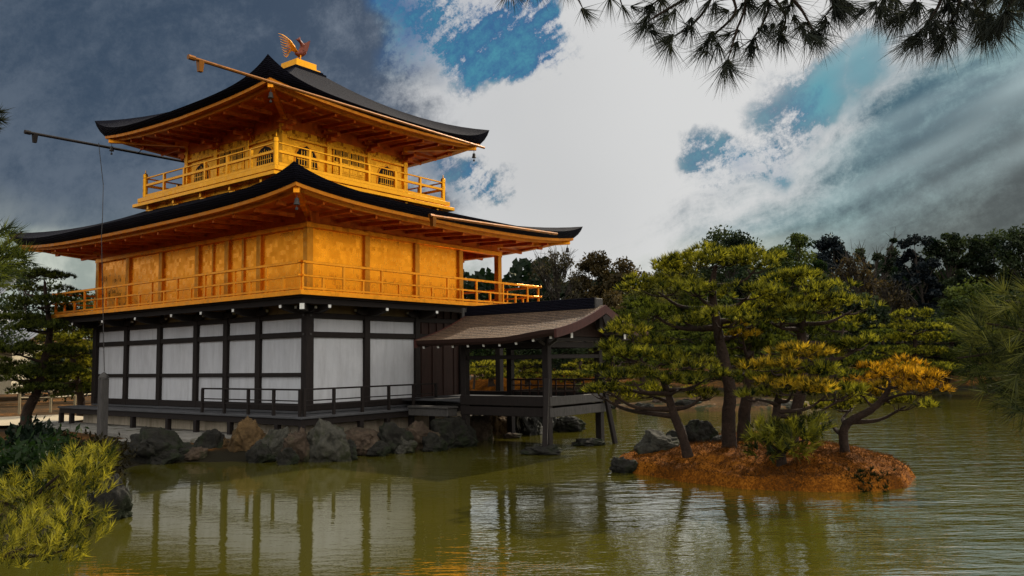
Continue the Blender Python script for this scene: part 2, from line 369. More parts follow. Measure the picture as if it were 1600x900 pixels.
def vnoise(X, Y, sc, seed=0):
    r = np.random.default_rng(seed); s = np.zeros(X.shape)
    for k in range(7):
        a = r.uniform(0, 6.28); f = r.uniform(.6, 2.1)*sc; s += np.sin((X*math.cos(a)+Y*math.sin(a))*f+r.uniform(0, 6.28))
    return s/7
def sst(x, a, b):
    t = np.clip((x-a)/(b-a), 0, 1); return t*t*(3-2*t)
def ground_z(X, Y):
    X = np.asarray(X, float); Y = np.asarray(Y, float)
    s = signed(X, Y, POND)+.35*vnoise(X, Y, 1.1, 3)
    far = sst(X, 18, 32)
    z = -.7+.7*sst(s, -1.6, -.05)+.34*sst(s, -.1, .7)+far*(.75*sst(s, .3, 5)+.9*sst(s, 6, 40))
    z = z+sst(s, .5, 3)*.06*vnoise(X, Y, .7, 5)+sst(s, 60, 500)*14*(1+vnoise(X, Y, .01, 8))
    return z
def axis(lo, hi, step, end):
    a = list(np.arange(lo, hi, step)); h = step; x = hi
    while x < end: a.append(x); h *= 1.25; x += h
    a.append(end); h = step; x = lo; b = []
    while x > -end: x -= h; h *= 1.25; b.append(x)
    return np.array(b[::-1]+a)
gx, gy = axis(-22, 62, .55, 1600), axis(-46, 48, .55, 1600)
X, Y = np.meshgrid(gx, gy, indexing='ij'); nx, ny_ = X.shape
V = np.stack([X, Y, ground_z(X, Y)], -1).reshape(-1, 3)
ii = np.arange(nx*ny_).reshape(nx, ny_)
F = np.stack([ii[:-1, :-1], ii[1:, :-1], ii[1:, 1:], ii[:-1, 1:]], -1).reshape(-1, 4)
gm = Mat('ground_moss'); n1 = gm.noise(.35, 5, .6); n2 = gm.noise(5, 6, .7); n3 = gm.noise(30, 3, .6)
gz = gm.N.new('ShaderNodeSeparateXYZ'); gm.K.new(gm.tc.outputs['Object'], gz.inputs[0]); wet = gm.ramp(gz.outputs[2], [(.20, 1.), (.40, 0.)])
c1 = gm.ramp(gm.mixc(.5, n1, n2), [(.40, (.020, .016, .007)), (.54, (.085, .040, .010)), (.66, (.40, .15, .022))])
gm.col(gm.mixc(wet, c1, (.014, .012, .007))).set(Roughness=.95, Specular_IOR_Level=.08); gm.bump(gm.mixc(.5, n2, n3), .8, .04)
tag(mesh_np('ground', V, F, None, gm.m, (0, 0, 0), True), kind='structure')

wm = Mat('pond_water')
wm.col(wm.ramp(wm.noise(.12, 3, .5), [(.35, (.060, .055, .006)), (.65, (.084, .075, .008))]))
wm.set(Roughness=.02, IOR=2.6)
def ripple(sc, det, stretch):
    n = wm.N.new('ShaderNodeTexNoise'); n.inputs['Scale'].default_value = sc; n.inputs['Detail'].default_value = det
    mp = wm.N.new('ShaderNodeMapping'); mp.vector_type = 'TEXTURE'; mp.inputs['Rotation'].default_value = (0, 0, math.atan2(rt[1], rt[0])); mp.inputs['Scale'].default_value = stretch
    wm.K.new(wm.tc.outputs['Object'], mp.inputs[0]); wm.K.new(mp.outputs[0], n.inputs['Vector']); return n.outputs[0]
wl = ripple(1.6, 3, (2.2, .75, 1)); w2 = ripple(7, 3, (2.0, .8, 1)); patch = wm.noise(.11, 2, .5)
ud = wm.N.new('ShaderNodeVectorMath'); ud.operation = 'DOT_PRODUCT'; wm.K.new(wm.tc.outputs['Object'], ud.inputs[0]); ud.inputs[1].default_value = tuple(rt*.05)
wind = wm.mixc(.30, ud.outputs['Value'], patch)           # calm by the temple, ruffled towards the open side of the pond
amp = wm.ramp(wind, [(.24, .13), (.62, 1.)])
hh = wm.mixc(.28, wl, w2); bmp = wm.N.new('ShaderNodeBump'); bmp.inputs['Distance'].default_value = .050
wm.K.new(amp, bmp.inputs['Strength']); wm.K.new(hh, bmp.inputs['Height']); wm.K.new(bmp.outputs[0], wm.b.inputs['Normal'])
wg = wm.N.new('ShaderNodeBsdfGlossy'); wg.inputs['Roughness'].default_value = .02; wg.inputs['Color'].default_value = (.93, .95, .93, 1); wm.K.new(bmp.outputs[0], wg.inputs['Normal'])
wf = wm.N.new('ShaderNodeFresnel'); wf.inputs[0].default_value = 1.36; wm.K.new(bmp.outputs[0], wf.inputs['Normal'])
wr = wm.N.new('ShaderNodeMapRange'); wm.K.new(wf.outputs[0], wr.inputs[0]); wr.inputs[3].default_value = .40; wr.inputs[4].default_value = 1.0
wmx = wm.N.new('ShaderNodeMixShader'); wm.K.new(wr.outputs[0], wmx.inputs[0]); wm.K.new(wm.b.outputs[0], wmx.inputs[1]); wm.K.new(wg.outputs[0], wmx.inputs[2]); wm.K.new(wmx.outputs[0], wm.out.inputs[0])
wm.set(Specular_IOR_Level=0.0, Roughness=.6, IOR=1.33)
wx = np.array([(-26, -52, 0), (62, -52, 0), (62, 44, 0), (-26, 44, 0)], float)
tag(mesh_np('pond_water', wx, np.array([[0, 1, 2, 3]]), None, wm.m, (0, 0, 0)), kind='structure')

ISL = np.array([onz(*p)[:2] for p in ((962,735),(1005,742),(1062,752),(1150,763),(1225,768),(1300,769),(1370,768),(1415,762),(1432,746),(1400,728),(1345,712),(1270,700),(1200,694),(1130,692),(1060,700),(1005,712),(968,724))])
def island_z(X, Y):
    s = -signed(X, Y, ISL)+.12*vnoise(X, Y, 3.2, 11)+.05*vnoise(X, Y, 9, 15)
    return -.35+.35*sst(s, -.2, .02)+.22*sst(s, 0, .16)+.22*sst(s, .15, 1.6)+.06*sst(s, .02, .4)*(vnoise(X, Y, 3.4, 12)+vnoise(X, Y, 8, 13)+.6*vnoise(X, Y, 17, 14))
bx = np.arange(ISL[:, 0].min()-1, ISL[:, 0].max()+1, .09); by = np.arange(ISL[:, 1].min()-1, ISL[:, 1].max()+1, .09)
X, Y = np.meshgrid(bx, by, indexing='ij'); nx, ny_ = X.shape
V = np.stack([X, Y, island_z(X, Y)], -1).reshape(-1, 3); ii = np.arange(nx*ny_).reshape(nx, ny_)
F = np.stack([ii[:-1, :-1], ii[1:, :-1], ii[1:, 1:], ii[:-1, 1:]], -1).reshape(-1, 4)
im = Mat('island_turf'); n2 = im.noise(1.1, 7, .72); n3 = im.noise(26, 4, .7)
im.col(im.ramp(im.mixc(.45, n2, n3), [(.36, (.022, .011, .004)), (.5, (.13, .042, .004)), (.66, (.42, .15, .015))])).set(Roughness=.95, Specular_IOR_Level=.05); im.bump(n3, 1., .04)
tag(mesh_np('island', V, F, None, im.m, (ISL[:, 0].mean(), ISL[:, 1].mean(), 0), True), kind='structure')
# dry grass over the island
n = 42000; gxy = np.stack([rng.uniform(bx[0], bx[-1], n), rng.uniform(by[0], by[-1], n)], -1)
s = -signed(gxy[:, 0], gxy[:, 1], ISL); dens = .55+.45*vnoise(gxy[:, 0], gxy[:, 1], 3.0, 21)*2
gxy = gxy[(s > .02) & (rng.random(n) < dens+.25)]
def blades(P, ln, wd, lean=.8):
    k = len(P); d = np.stack([rng.normal(0, lean, k), rng.normal(0, lean, k), np.ones(k)], -1); d /= np.linalg.norm(d, axis=1)[:, None]
    a = np.cross(d, rng.normal(0, 1, (k, 3))); a /= np.linalg.norm(a, axis=1)[:, None]; L = ln*rng.uniform(.5, 1.3, k)[:, None]
    return np.stack([P-a*wd/2, P+a*wd/2, P+d*L], 1).reshape(-1, 3), np.arange(3*k).reshape(k, 3)
P = np.column_stack([gxy, island_z(gxy[:, 0], gxy[:, 1])-.005])
v, f = blades(P, .11, .013, 1.2)
tag(mesh_np('island_grass', v, f, None, GRASS, P.mean(0)), label='short dry orange grass covering the low pond island', cat='grass', kind='stuff')

sp = Mat('sand'); n3 = sp.noise(40, 4, .7); sp.col(sp.ramp(n3, [(.3, (.34, .27, .17)), (.7, (.52, .44, .30))])).set(Roughness=.95); sp.bump(n3, .4, .01)
pl = [onz(*p, .36)[:2] for p in ((-150, 668), (-20, 668), (60, 667), (100, 664), (150, 655), (95, 650), (50, 652), (-20, 655), (-150, 652))]
pv = np.array(pl); cen = pv.mean(0); ring = []
for t in (1., .5): ring.append(cen+(pv-cen)*t)
PV = np.vstack(ring+[cen[None]]); n = len(pv); zz = ground_z(PV[:, 0], PV[:, 1])
zz = np.maximum(zz, .33)+.09
mb = MB(); mb.add(np.column_stack([PV, zz]), [(i, (i+1) % n, n+(i+1) % n, n+i) for i in range(n)]+[(n+i, n+(i+1) % n, 2*n) for i in range(n)])
tag(mb.build('sand_path', sp.m, None, (*cen, .4)), kind='structure')

c = at(838, 597, 66.5); aa = np.linspace(0, 2*math.pi, 40, endpoint=False)
rg = [np.array([(c[0]+r2[0]*math.cos(q)*7.5*t+math.cos(YAW)*math.sin(q)*2.6*t, c[1]+r2[1]*math.cos(q)*7.5*t+math.sin(YAW)*math.sin(q)*2.6*t) for q in aa]) for t in (1, .8, .45)]
VV = [(x, y, float(ground_z(x, y))+h) for R_, h in zip(rg, (-.2, .35, .62)) for x, y in R_]; VV.append((c[0], c[1], float(ground_z(c[0], c[1]))+.7))
mb = MB(); mb.add(VV, [(k*40+i, k*40+(i+1) % 40, (k+1)*40+(i+1) % 40, (k+1)*40+i) for k in range(2) for i in range(40)]+[(80+i, 80+(i+1) % 40, 120) for i in range(40)])
tag(mb.build('moss_bank', im.m, None, (c[0], c[1], .8), smooth=True), kind='structure')

# ------------------------------------------------------------------ the golden pavilion
BAY = 2.12
LX, LY = 4*BAY, 5.5*BAY
TEMPLE = empty('temple', (LX/2, LY/2, .35), 'three-storey golden temple with dark upturned roofs and white ground-floor walls, beside the pond', 'temple')
UL = [BAY*v for v in (0, 1, 1.75, 2.5, 3.5, 4.5, 5.5)]      # columns along the left face
UR = [BAY*v for v in (0, 1, 2, 3, 4)]                       # along the right face
def fbox(mb, face, rect, u0, u1, w0, w1, z0, z1):
    """a box on one wall of a rectangle: u along the wall, w outward"""
    x0, x1, y0, y1 = rect
    if face == 'L': return mb.box(x0-w1, x0-w0, u0, u1, z0, z1)
    if face == 'R': return mb.box(u0, u1, y0-w1, y0-w0, z0, z1)
    if face == 'E': return mb.box(x1+w0, x1+w1, u0, u1, z0, z1)
    return mb.box(u0, u1, y1+w0, y1+w1, z0, z1)
LASTPART = [None]
def part(name, mat, parent=TEMPLE, bevel=0, **k):
    class _C:
        def __enter__(s): s.mb = MB(); return s.mb
        def __exit__(s, *a): LASTPART[0] = s.mb.build(name, mat, parent, bevel=bevel)
    return _C()
RECT = (0, LX, 0, LY); INNER = (0, 3*BAY, 0, LY)
ZS, ZBL, ZBU, ZBT, ZV, Z2F, Z2P = 1.30, 2.09, 3.19, 3.71, 4.16, 4.28, 6.13
# plinth and dark crawl space
with part('plinth', BASEP, bevel=.03) as b: b.box(-.30, LX+.3, -.30, LY+.3, .1, .74)
with part('floor_frame', DARKW) as b: b.box(.05, LX-.05, .05, LY-.05, .74, 1.02)
with part('floor', DECKW) as b: b.box(.02, LX-.02, .02, LY-.02, 1.02, 1.10)
# ground-floor deck
with part('deck', DECKW, bevel=.01) as b:
    b.box(-.906, -.13, -.906, LY+.906, .965, 1.03)
    b.box(-.13, 2*BAY+.06, -.906, -.13, .965, 1.03)
    b.box(2*BAY+.06, LX+.9, -.40, -.13, .965, 1.03)
with part('deck_edge_beam', DARKW) as b:
    b.box(-.86, -.74, -.86, LY+.86, .80, .963); b.box(-.74, 2*BAY, -.86, -.74, .80, .963); b.box(2*BAY, LX+.86, -.38, -.28, .80, .963)
for y in (-.80, .2, 1.25, 2.32, 4.0, 5.51, 7.57, 9.6, 11.7, 12.48):
    with part('deck_post', DARKW, bevel=.01) as b: b.box(-.87, -.73, y-.07, y+.07, .28, .80)
for x in (.13, 1.2, 2.22, 3.2, 4.1):
    with part('deck_post', DARKW, bevel=.01) as b: b.box(x-.07, x+.07, -.87, -.73, .25, .80)
with part('sill', DECKW, bevel=.01) as b:
    b.box(-.12, .02, -.12, LY+.1, 1.034, 1.10); b.box(.02, 2*BAY, -.12, .02, 1.034, 1.10)
with part('sill_beam', DARKW, bevel=.01) as b:
    fbox(b, 'L', RECT, -.1, LY, -.05, .09, 1.104, ZS); fbox(b, 'R', RECT, -.05, 3*BAY, -.05, .088, 1.104, ZS)
# columns of the ground floor
def column(x, y, z0, z1, s, mat):
    with part('column', mat, bevel=.012) as b: b.box(x-s/2, x+s/2, y-s/2, y+s/2, z0, z1)
for y in UL: column(0, y, 1.105, ZV-.22, .25 if y in (0, LY) else .21, DARKW)
for x in UR[1:]: column(x, 0, 1.105, ZV-.22, .21, DARKW)
for y in UL[1:]: column(LX, y, 1.105, ZV-.22, .21, DARKW)
# beams and plaster panels
for z, h, nm in ((ZBU, .15, 0), (ZBT, .15, 0)):
    with part('beam', DARKW, bevel=.01) as b: fbox(b, 'L', RECT, -.05, LY, -.04, .08, z-h/2, z+h/2)
    with part('beam', DARKW, bevel=.01) as b: fbox(b, 'R', RECT, -.04, 3*BAY, -.04, .078, z-h/2, z+h/2)
with part('beam', DARKW, bevel=.01) as b: fbox(b, 'L', RECT, -.03, LY, -.04, .07, ZBL-.055, ZBL+.055)
for k in range(6):
    u0, u1 = UL[k]+.105, UL[k+1]-.105
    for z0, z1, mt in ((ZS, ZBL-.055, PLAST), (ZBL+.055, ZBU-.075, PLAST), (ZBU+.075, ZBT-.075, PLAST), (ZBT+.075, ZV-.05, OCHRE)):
        with part('plaster_panel' if mt is PLAST else 'ochre_panel', mt) as b: fbox(b, 'L', RECT, u0, u1, -.05, .0, z0, z1)
for k in range(2):
    u0, u1 = UR[k]+.105, UR[k+1]-.105
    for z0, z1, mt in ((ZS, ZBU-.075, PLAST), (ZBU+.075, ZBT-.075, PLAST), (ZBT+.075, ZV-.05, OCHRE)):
        with part('plaster_panel' if mt is PLAST else 'ochre_panel', mt) as b: fbox(b, 'R', RECT, u0, u1, -.05, .0, z0, z1)
# third bay: dark boards above and doors below the link roof
with part('board_wall', BROWNW) as b:
    fbox(b, 'R', RECT, 2*BAY+.105, 3*BAY+.1, -.05, .02, 1.10, ZV)
    for k in range(6):
        u = 2*BAY+.2+k*.36; fbox(b, 'R', RECT, u, u+.05, .02, .06, 3.28, ZV-.02)
    for k in range(4):
        u = 2*BAY+.2+k*.52; fbox(b, 'R', RECT, u, u+.06, .02, .05, 1.3, 3.10)
with part('rear_wall', PLAST) as b:
    fbox(b, 'K', RECT, 0, 3*BAY, -.06, 0, 1.1, ZV); fbox(b, 'E', INNER, 0, LY, -.06, 0, 1.1, ZV)
# nail covers on the corner column
for z in (ZBU, ZBT):
    with part('nail_cover', IRON) as b:
        b.box(-.15, -.126, -.03, .03, z-.03, z+.03); b.box(-.03, .03, -.15, -.126, z-.03, z+.03)
# second-floor balcony
DV = 1.098
OUT = (-DV, LX+DV, -DV, LY+DV)
with part('balcony_floor', GOLD2) as b: b.box(-DV, LX+DV, -DV, LY+DV, ZV+.035, Z2F)
with part('balcony_edge', GOLDT) as b:
    for f, a, c in (('L', OUT[2]-.03, OUT[3]+.03), ('R', OUT[0], OUT[1]), ('E', OUT[2]-.03, OUT[3]+.03), ('K', OUT[0], OUT[1])):
        fbox(b, f, OUT, a, c, .002, .03, ZV, Z2F-.01)
with part('balcony_joists', DARKW) as b:
    b.box(-.97, LX+.97, -.97, LY+.97, ZV-.05, ZV+.033)
    b.box(-.88, -.72, -.88, LY+.88, ZV-.2, ZV-.052); b.box(-.72, LX+.88, -.88, -.72, ZV-.2, ZV-.052)
    b.box(LX+.72, LX+.88, -.72, LY+.88, ZV-.2, ZV-.052); b.box(-.72, LX+.72, LY+.72, LY+.88, ZV-.2, ZV-.052)
def arm(face, u, wall=True):
    """boat-shaped bracket arms at one column, with white-painted ends"""
    z = ZV-.22
    def boat(L, h): return [(-L, 0), (L, 0), (L, -h*.45), (L*.8, -h*.85), (L*.5, -h), (-L*.5, -h), (-L*.8, -h*.85), (-L, -h*.45)]
    with part('bracket_arm', DARKW) as b:
        pl = [(u+a, z+c) for a, c in boat(.52, .17)]
        if face == 'L': b.prism(pl, 'x', -.21, -.10)
        else: b.prism(pl, 'y', -.21, -.10)
        q = [(-.90, ZV-.2), (-.07, ZV-.2), (-.07, ZV-.40), (-.5, ZV-.40), (-.78, ZV-.33), (-.90, ZV-.27)]
        if face == 'L': b.prism([(a, c) for a, c in q], 'y', u-.07, u+.07)
        else: b.prism([(a, c) for a, c in q], 'x', u-.07, u+.07)
    for e in (-1, 1):
        u0, u1 = sorted((u+e*.522, u+e*.535))
        with part('end_cap', CAPW) as b: (b.box(-.195, -.115, u0, u1, z-.075, z-.005) if face == 'L' else b.box(u0, u1, -.195, -.115, z-.075, z-.005))
    with part('end_cap', CAPW) as b:
        (b.box(-.915, -.902, u-.045, u+.045, ZV-.29, ZV-.21) if face == 'L' else b.box(u-.045, u+.045, -.915, -.902, ZV-.29, ZV-.21))
for y in UL: arm('L', y)
for x in UR[:3]: arm('R', x)
with part('bracket_arm', DARKW) as b: b.beam((-.05, -.05, ZV-.29), (-.93, -.93, ZV-.29), .13, .17)
with part('end_cap', CAPW) as b: b.beam((-.932, -.932, ZV-.29), (-.945, -.945, ZV-.29), .12, .15)
# balcony railing
def rail_run(face, rect, a, c, z0, tops, mat, pname, rname, step, postw, ext=.12, ins=.06, half=True, posth=None):
    with part(rname, mat, bevel=.006) as b:
        for z, h, w in tops: fbox(b, face, rect, a-(ext if z > z0+.2 else 0), c+(ext if z > z0+.2 else 0), -ins-w/2, -ins+w/2, z-h/2, z+h/2)
    rail = LASTPART[0]
    n = max(2, round((c-a)/step)); zt, zm = tops[0][0]-tops[0][1]/2, tops[1][0]-tops[1][1]/2
    for i in range(n+1):
        u = a+(c-a)*i/n; full = (i % 2 == 0) or not half
        u = min(max(u, a+.03), c-.03)
        with part(pname, mat, rail) as b: fbox(b, face, rect, u-postw/2, u+postw/2, -ins-postw/2+.004, -ins+postw/2-.004, z0, zt if full else zm)
R2 = (OUT[0], OUT[1], OUT[2], OUT[3])
T2 = ((5.01, .07, .07), (4.655, .055, .055), (4.335, .06, .07))
for f, a, c in (('L', R2[2]+.06, R2[3]-.06), ('R', R2[0]+.06, R2[1]-.06), ('E', R2[2]+.06, R2[3]-.06), ('K', R2[0]+.06, R2[1]-.06)):
    dz = 0 if f in 'LK' else .003
    rail_run(f, R2, a, c, Z2F+.002, tuple((z+dz, h, w) for z, h, w in T2), GOLDT, 'railing_post', 'railing', .71, .062)
# ground-floor deck railing
R1 = (-.906, LX, -.906, LY)
T1 = ((1.72, .045, .055), (1.43, .03, .04), (1.31, .03, .04))
rail_run('L', R1, -.80, 3.67, 1.03, T1, DARKW, 'railing_post', 'railing', 1.11, .075, .0, .06, False)
rail_run('R', R1, -.80, 4.26, 1.03, tuple((z+.003, h, w) for z, h, w in T1), DARKW, 'railing_post', 'railing', 1.02, .074, .0, .06, False)
# second-floor gold walls
COLG = mat_gold('gold_leaf_column', (.50, .19, .010), (.70, .29, .02), .45)
for y in UL: column(0, y, Z2F, Z2P+.17, .20, COLG)
for x in UR[1:]: column(x, 0, Z2F, Z2P+.17, .20, COLG)
for y in UL[1:]: column(LX, y, Z2F, Z2P+.17, .20, GOLD2)
for f, us in (('L', UL), ('R', UR[:4])):
    for k in range(len(us)-1):
        with part('gold_panel', GOLD2) as b: fbox(b, f, RECT, us[k]+.10, us[k+1]-.10, -.05, .01, Z2F, Z2P)
with part('door_jamb', COLG) as b: fbox(b, 'L', RECT, 2.88, 2.98, .01, .06, Z2F, Z2P)
with part('door_jamb', COLG) as b: fbox(b, 'L', RECT, 4.45, 4.52, .01, .06, Z2F, Z2P)
with part('rear_wall', GOLD2) as b:
    fbox(b, 'K', RECT, .1, 3*BAY, -.06, 0, Z2F, Z2P+.5); fbox(b, 'E', INNER, .1, LY-.1, -.06, 0, Z2F, Z2P+.5)
for f, r_, a, c in (('L', RECT, -.14, LY+.1), ('R', RECT, -.137, LX+.1), ('E', RECT, .1, LY), ('K', RECT, .1, LX)):
    with part('wall_beam', GOLDT, bevel=.01) as b: fbox(b, f, r_, a, c, -.06, .13, Z2P, Z2P+.14)
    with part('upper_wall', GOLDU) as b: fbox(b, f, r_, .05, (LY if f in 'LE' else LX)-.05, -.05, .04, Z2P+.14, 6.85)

# ------------------------------------------------------------------ roofs
FASC = mat_gold('gold_leaf_fascia', (.52, .18, .012), (.66, .25, .02), .5)
def hip_roof(cx, cy, a, b, ia, ib, icx, icy, ztop, kt, lt, zbot, kb, lb, zin, g, soff, zsoff, tag_names, nrm=(), bev=None):
    """a swept hipped roof: outline half-sizes a,b; inner rectangle ia,ib at height zin; kick kt/kb at the corners"""
    NU, NT = 44, 12
    def crn(h): # signed positions along a side, denser at the corners
        t = np.linspace(-1, 1, NU+1); return h*np.sign(t)*(1-(1-np.abs(t))**1.5)
    V = []; F = []
    def sides():
        yield (-1, 0); yield (0, -1); yield (1, 0); yield (0, 1)
    def P(side, u, ins, z):
        sx, sy = side
        if sx: hb = b; return (cx+sx*(a-ins), cy+u*(b-ins)/b, z)
        return (cx+u*(a-ins)/a, cy+sy*(b-ins), z)
    def zt(d): return ztop+kt*math.exp(-d/lt)
    def zb(d): return zbot+kb*math.exp(-d/lb)
    tops = MB()
    for sd_ in sides():
        h = b if sd_[0] else a; us = crn(h); base = len(tops.v); vv = []
        for j in range(NT+1):
            t = j/NT
            for u in us:
                d = h-abs(u); o = P(sd_, u, 0, 0)
                if sd_[0]: q = (icx+sd_[0]*ia, icy+u/b*ib)
                else: q = (icx+u/a*ia, icy+sd_[1]*ib)
                ze = zt(d)*(1-t)**2.2+(1-(1-t)**2.2)*ztop
                z = ze+(zin-ztop)*(g*t+(1-g)*t*t)
                vv.append((o[0]+(q[0]-o[0])*t, o[1]+(q[1]-o[1])*t, z))
        n = NU+1; ff = [(j*n+i, j*n+i+1, (j+1)*n+i+1, (j+1)*n+i) for j in range(NT) for i in range(NU)]
        tops.add(vv, ff)
    roof = tops.build(tag_names[0], ROOF, TEMPLE, smooth=True)
    def strip(name, prof, mat, parent):
        mb = MB()
        for sd_ in sides():
            h = b if sd_[0] else a; us = crn(h); vv = []
            for (ins, fn) in prof:
                for u in us: vv.append(P(sd_, u, ins, fn(h-abs(u))))
            n = NU+1; mb.add(vv, [(j*n+i, j*n+i+1, (j+1)*n+i+1, (j+1)*n+i) for j in range(len(prof)-1) for i in range(NU)])
        o = mb.build(name, mat, parent); return o
    dep = lambda k: (lambda d: zt(d)*(1-k)+(zb(d)+.06)*k)
    strip('roof_edge', [(0, zt), (.05, dep(.35)), (.13, dep(.7)), (.24, dep(1.))], ROOF, roof)
    strip('fascia_board', [(.25, lambda d: zb(d)+.10), (.26, lambda d: zb(d)-.03), (.50, lambda d: zb(d)-.005), (.51, lambda d: zb(d)-.10), (.64, lambda d: zb(d)-.09), (.65, lambda d: zb(d)+.0)], FASC, roof)
    zc = lambda d: zb(d)-.02
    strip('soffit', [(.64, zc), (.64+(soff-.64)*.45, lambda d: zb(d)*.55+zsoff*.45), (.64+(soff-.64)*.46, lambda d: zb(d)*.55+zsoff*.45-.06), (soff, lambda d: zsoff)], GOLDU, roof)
    # rafters
    for sd_ in sides():
        h = b if sd_[0] else a; m = round(2*(h-.9)/bev)
        for i in range(m+1):
            u = -(h-.9)+2*(h-.9)*i/m; d = h-abs(u)
            io = min(soff, d-.05) if d < soff else soff
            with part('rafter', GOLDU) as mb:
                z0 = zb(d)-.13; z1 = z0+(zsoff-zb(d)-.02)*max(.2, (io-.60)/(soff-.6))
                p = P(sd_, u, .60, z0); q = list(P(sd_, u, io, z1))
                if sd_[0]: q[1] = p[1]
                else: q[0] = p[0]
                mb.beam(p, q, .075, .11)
    for sx in (-1, 1):
        for sy in (-1, 1):
            with part('hip_rafter', GOLDT) as mb:
                mb.beam((cx+sx*(a-soff-.1), cy+sy*(b-soff-.1), zsoff-.08), (cx+sx*(a-.36), cy+sy*(b-.36), zb(0)-.08), .15, .2)
            with part('wind_bell', IRON) as mb:
                x, y, z = cx+sx*(a-.42), cy+sy*(b-.42), zb(0)-.2
                mb.lathe((x, y, z), [(.008, 0), (.01, -.1), (.05, -.11), (.06, -.2), (.085, -.27), (.01, -.275), (.008, -.33), (.035, -.34), (.035, -.40), (.006, -.41)], 8)
    return roof
roof_low = hip_roof(LX/2, LY/2, 6.467, 8.057, 3.35, 3.35, 4.1, 5.69, 6.74, .49, 1.2, 6.45, .30, 1.9, 8.0, .62, 2.2, 6.60, ('lower_roof',), bev=1.06)
# ------------------------------------------------------------------ third floor
C3 = (4.10, 5.69); W3 = 2.697; B3 = 3.76
def rc(h): return (C3[0]-h, C3[0]+h, C3[1]-h, C3[1]+h)
Z3 = 8.28
def ring(name, mat, h0, h1, z0, z1, bevel=0):
    with part(name, mat, bevel=bevel) as b:
        for f in 'LE': fbox(b, f, rc(h1), C3[1]-h1, C3[1]+h1, h0-h1, 0, z0, z1)
        for f in 'RK': fbox(b, f, rc(h1), C3[0]-h0, C3[0]+h0, h0-h1, 0, z0, z1)
with part('balcony_floor', GOLD3) as b: b.box(*rc(B3+.02), 8.16, Z3)
ring('balcony_edge', GOLD3, B3+.022, B3+.12, 8.11, Z3-.02, .01)
ring('balcony_ledge', GOLD3, B3-.1, B3+.24, 7.93, 8.05, .01)
ring('balcony_base', GOLD3, B3-.5, B3-.08, 7.2, 8.158)
for f in 'LREK':
    for k in range(5):
        u = (C3[1] if f in 'LE' else C3[0])+(k-2)*1.6
        with part('ledge_bracket', GOLD3) as b:
            fbox(b, f, rc(B3-.08), u-.16, u+.16, 0, .10, 7.72, 7.80); fbox(b, f, rc(B3-.08), u-.05, u+.05, 0, .20, 7.80, 7.93)
            fbox(b, f, rc(B3-.08), u-.24, u+.24, .002, .16, 8.05, 8.11)
T3 = ((8.98, .045, .05), (8.72, .085, .075), (8.335, .11, .09))
for f in 'LREK':
    c0 = C3[1] if f in 'LE' else C3[0]; dz = 0 if f in 'LE' else .003
    rail_run(f, rc(B3), c0-B3+.06, c0+B3-.06, Z3+.001, tuple((z+dz, h, w) for z, h, w in T3), GOLD3, 'railing_post', 'railing', 1.24, .085, -.02, .06, False)
for sx in (-1, 1):
    for sy in (-1, 1):
        with part('newel_post', GOLD3) as b:
            b.lathe((C3[0]+sx*(B3-.06), C3[1]+sy*(B3-.06), Z3), [(.085, -.25), (.085, .68), (.075, .685), (.075, .71), (.088, .715), (.088, .80), (.08, .84), (.055, .87), (.02, .89), (.016, .95), (.004, 1.0)], 12)
ZT3 = 9.85
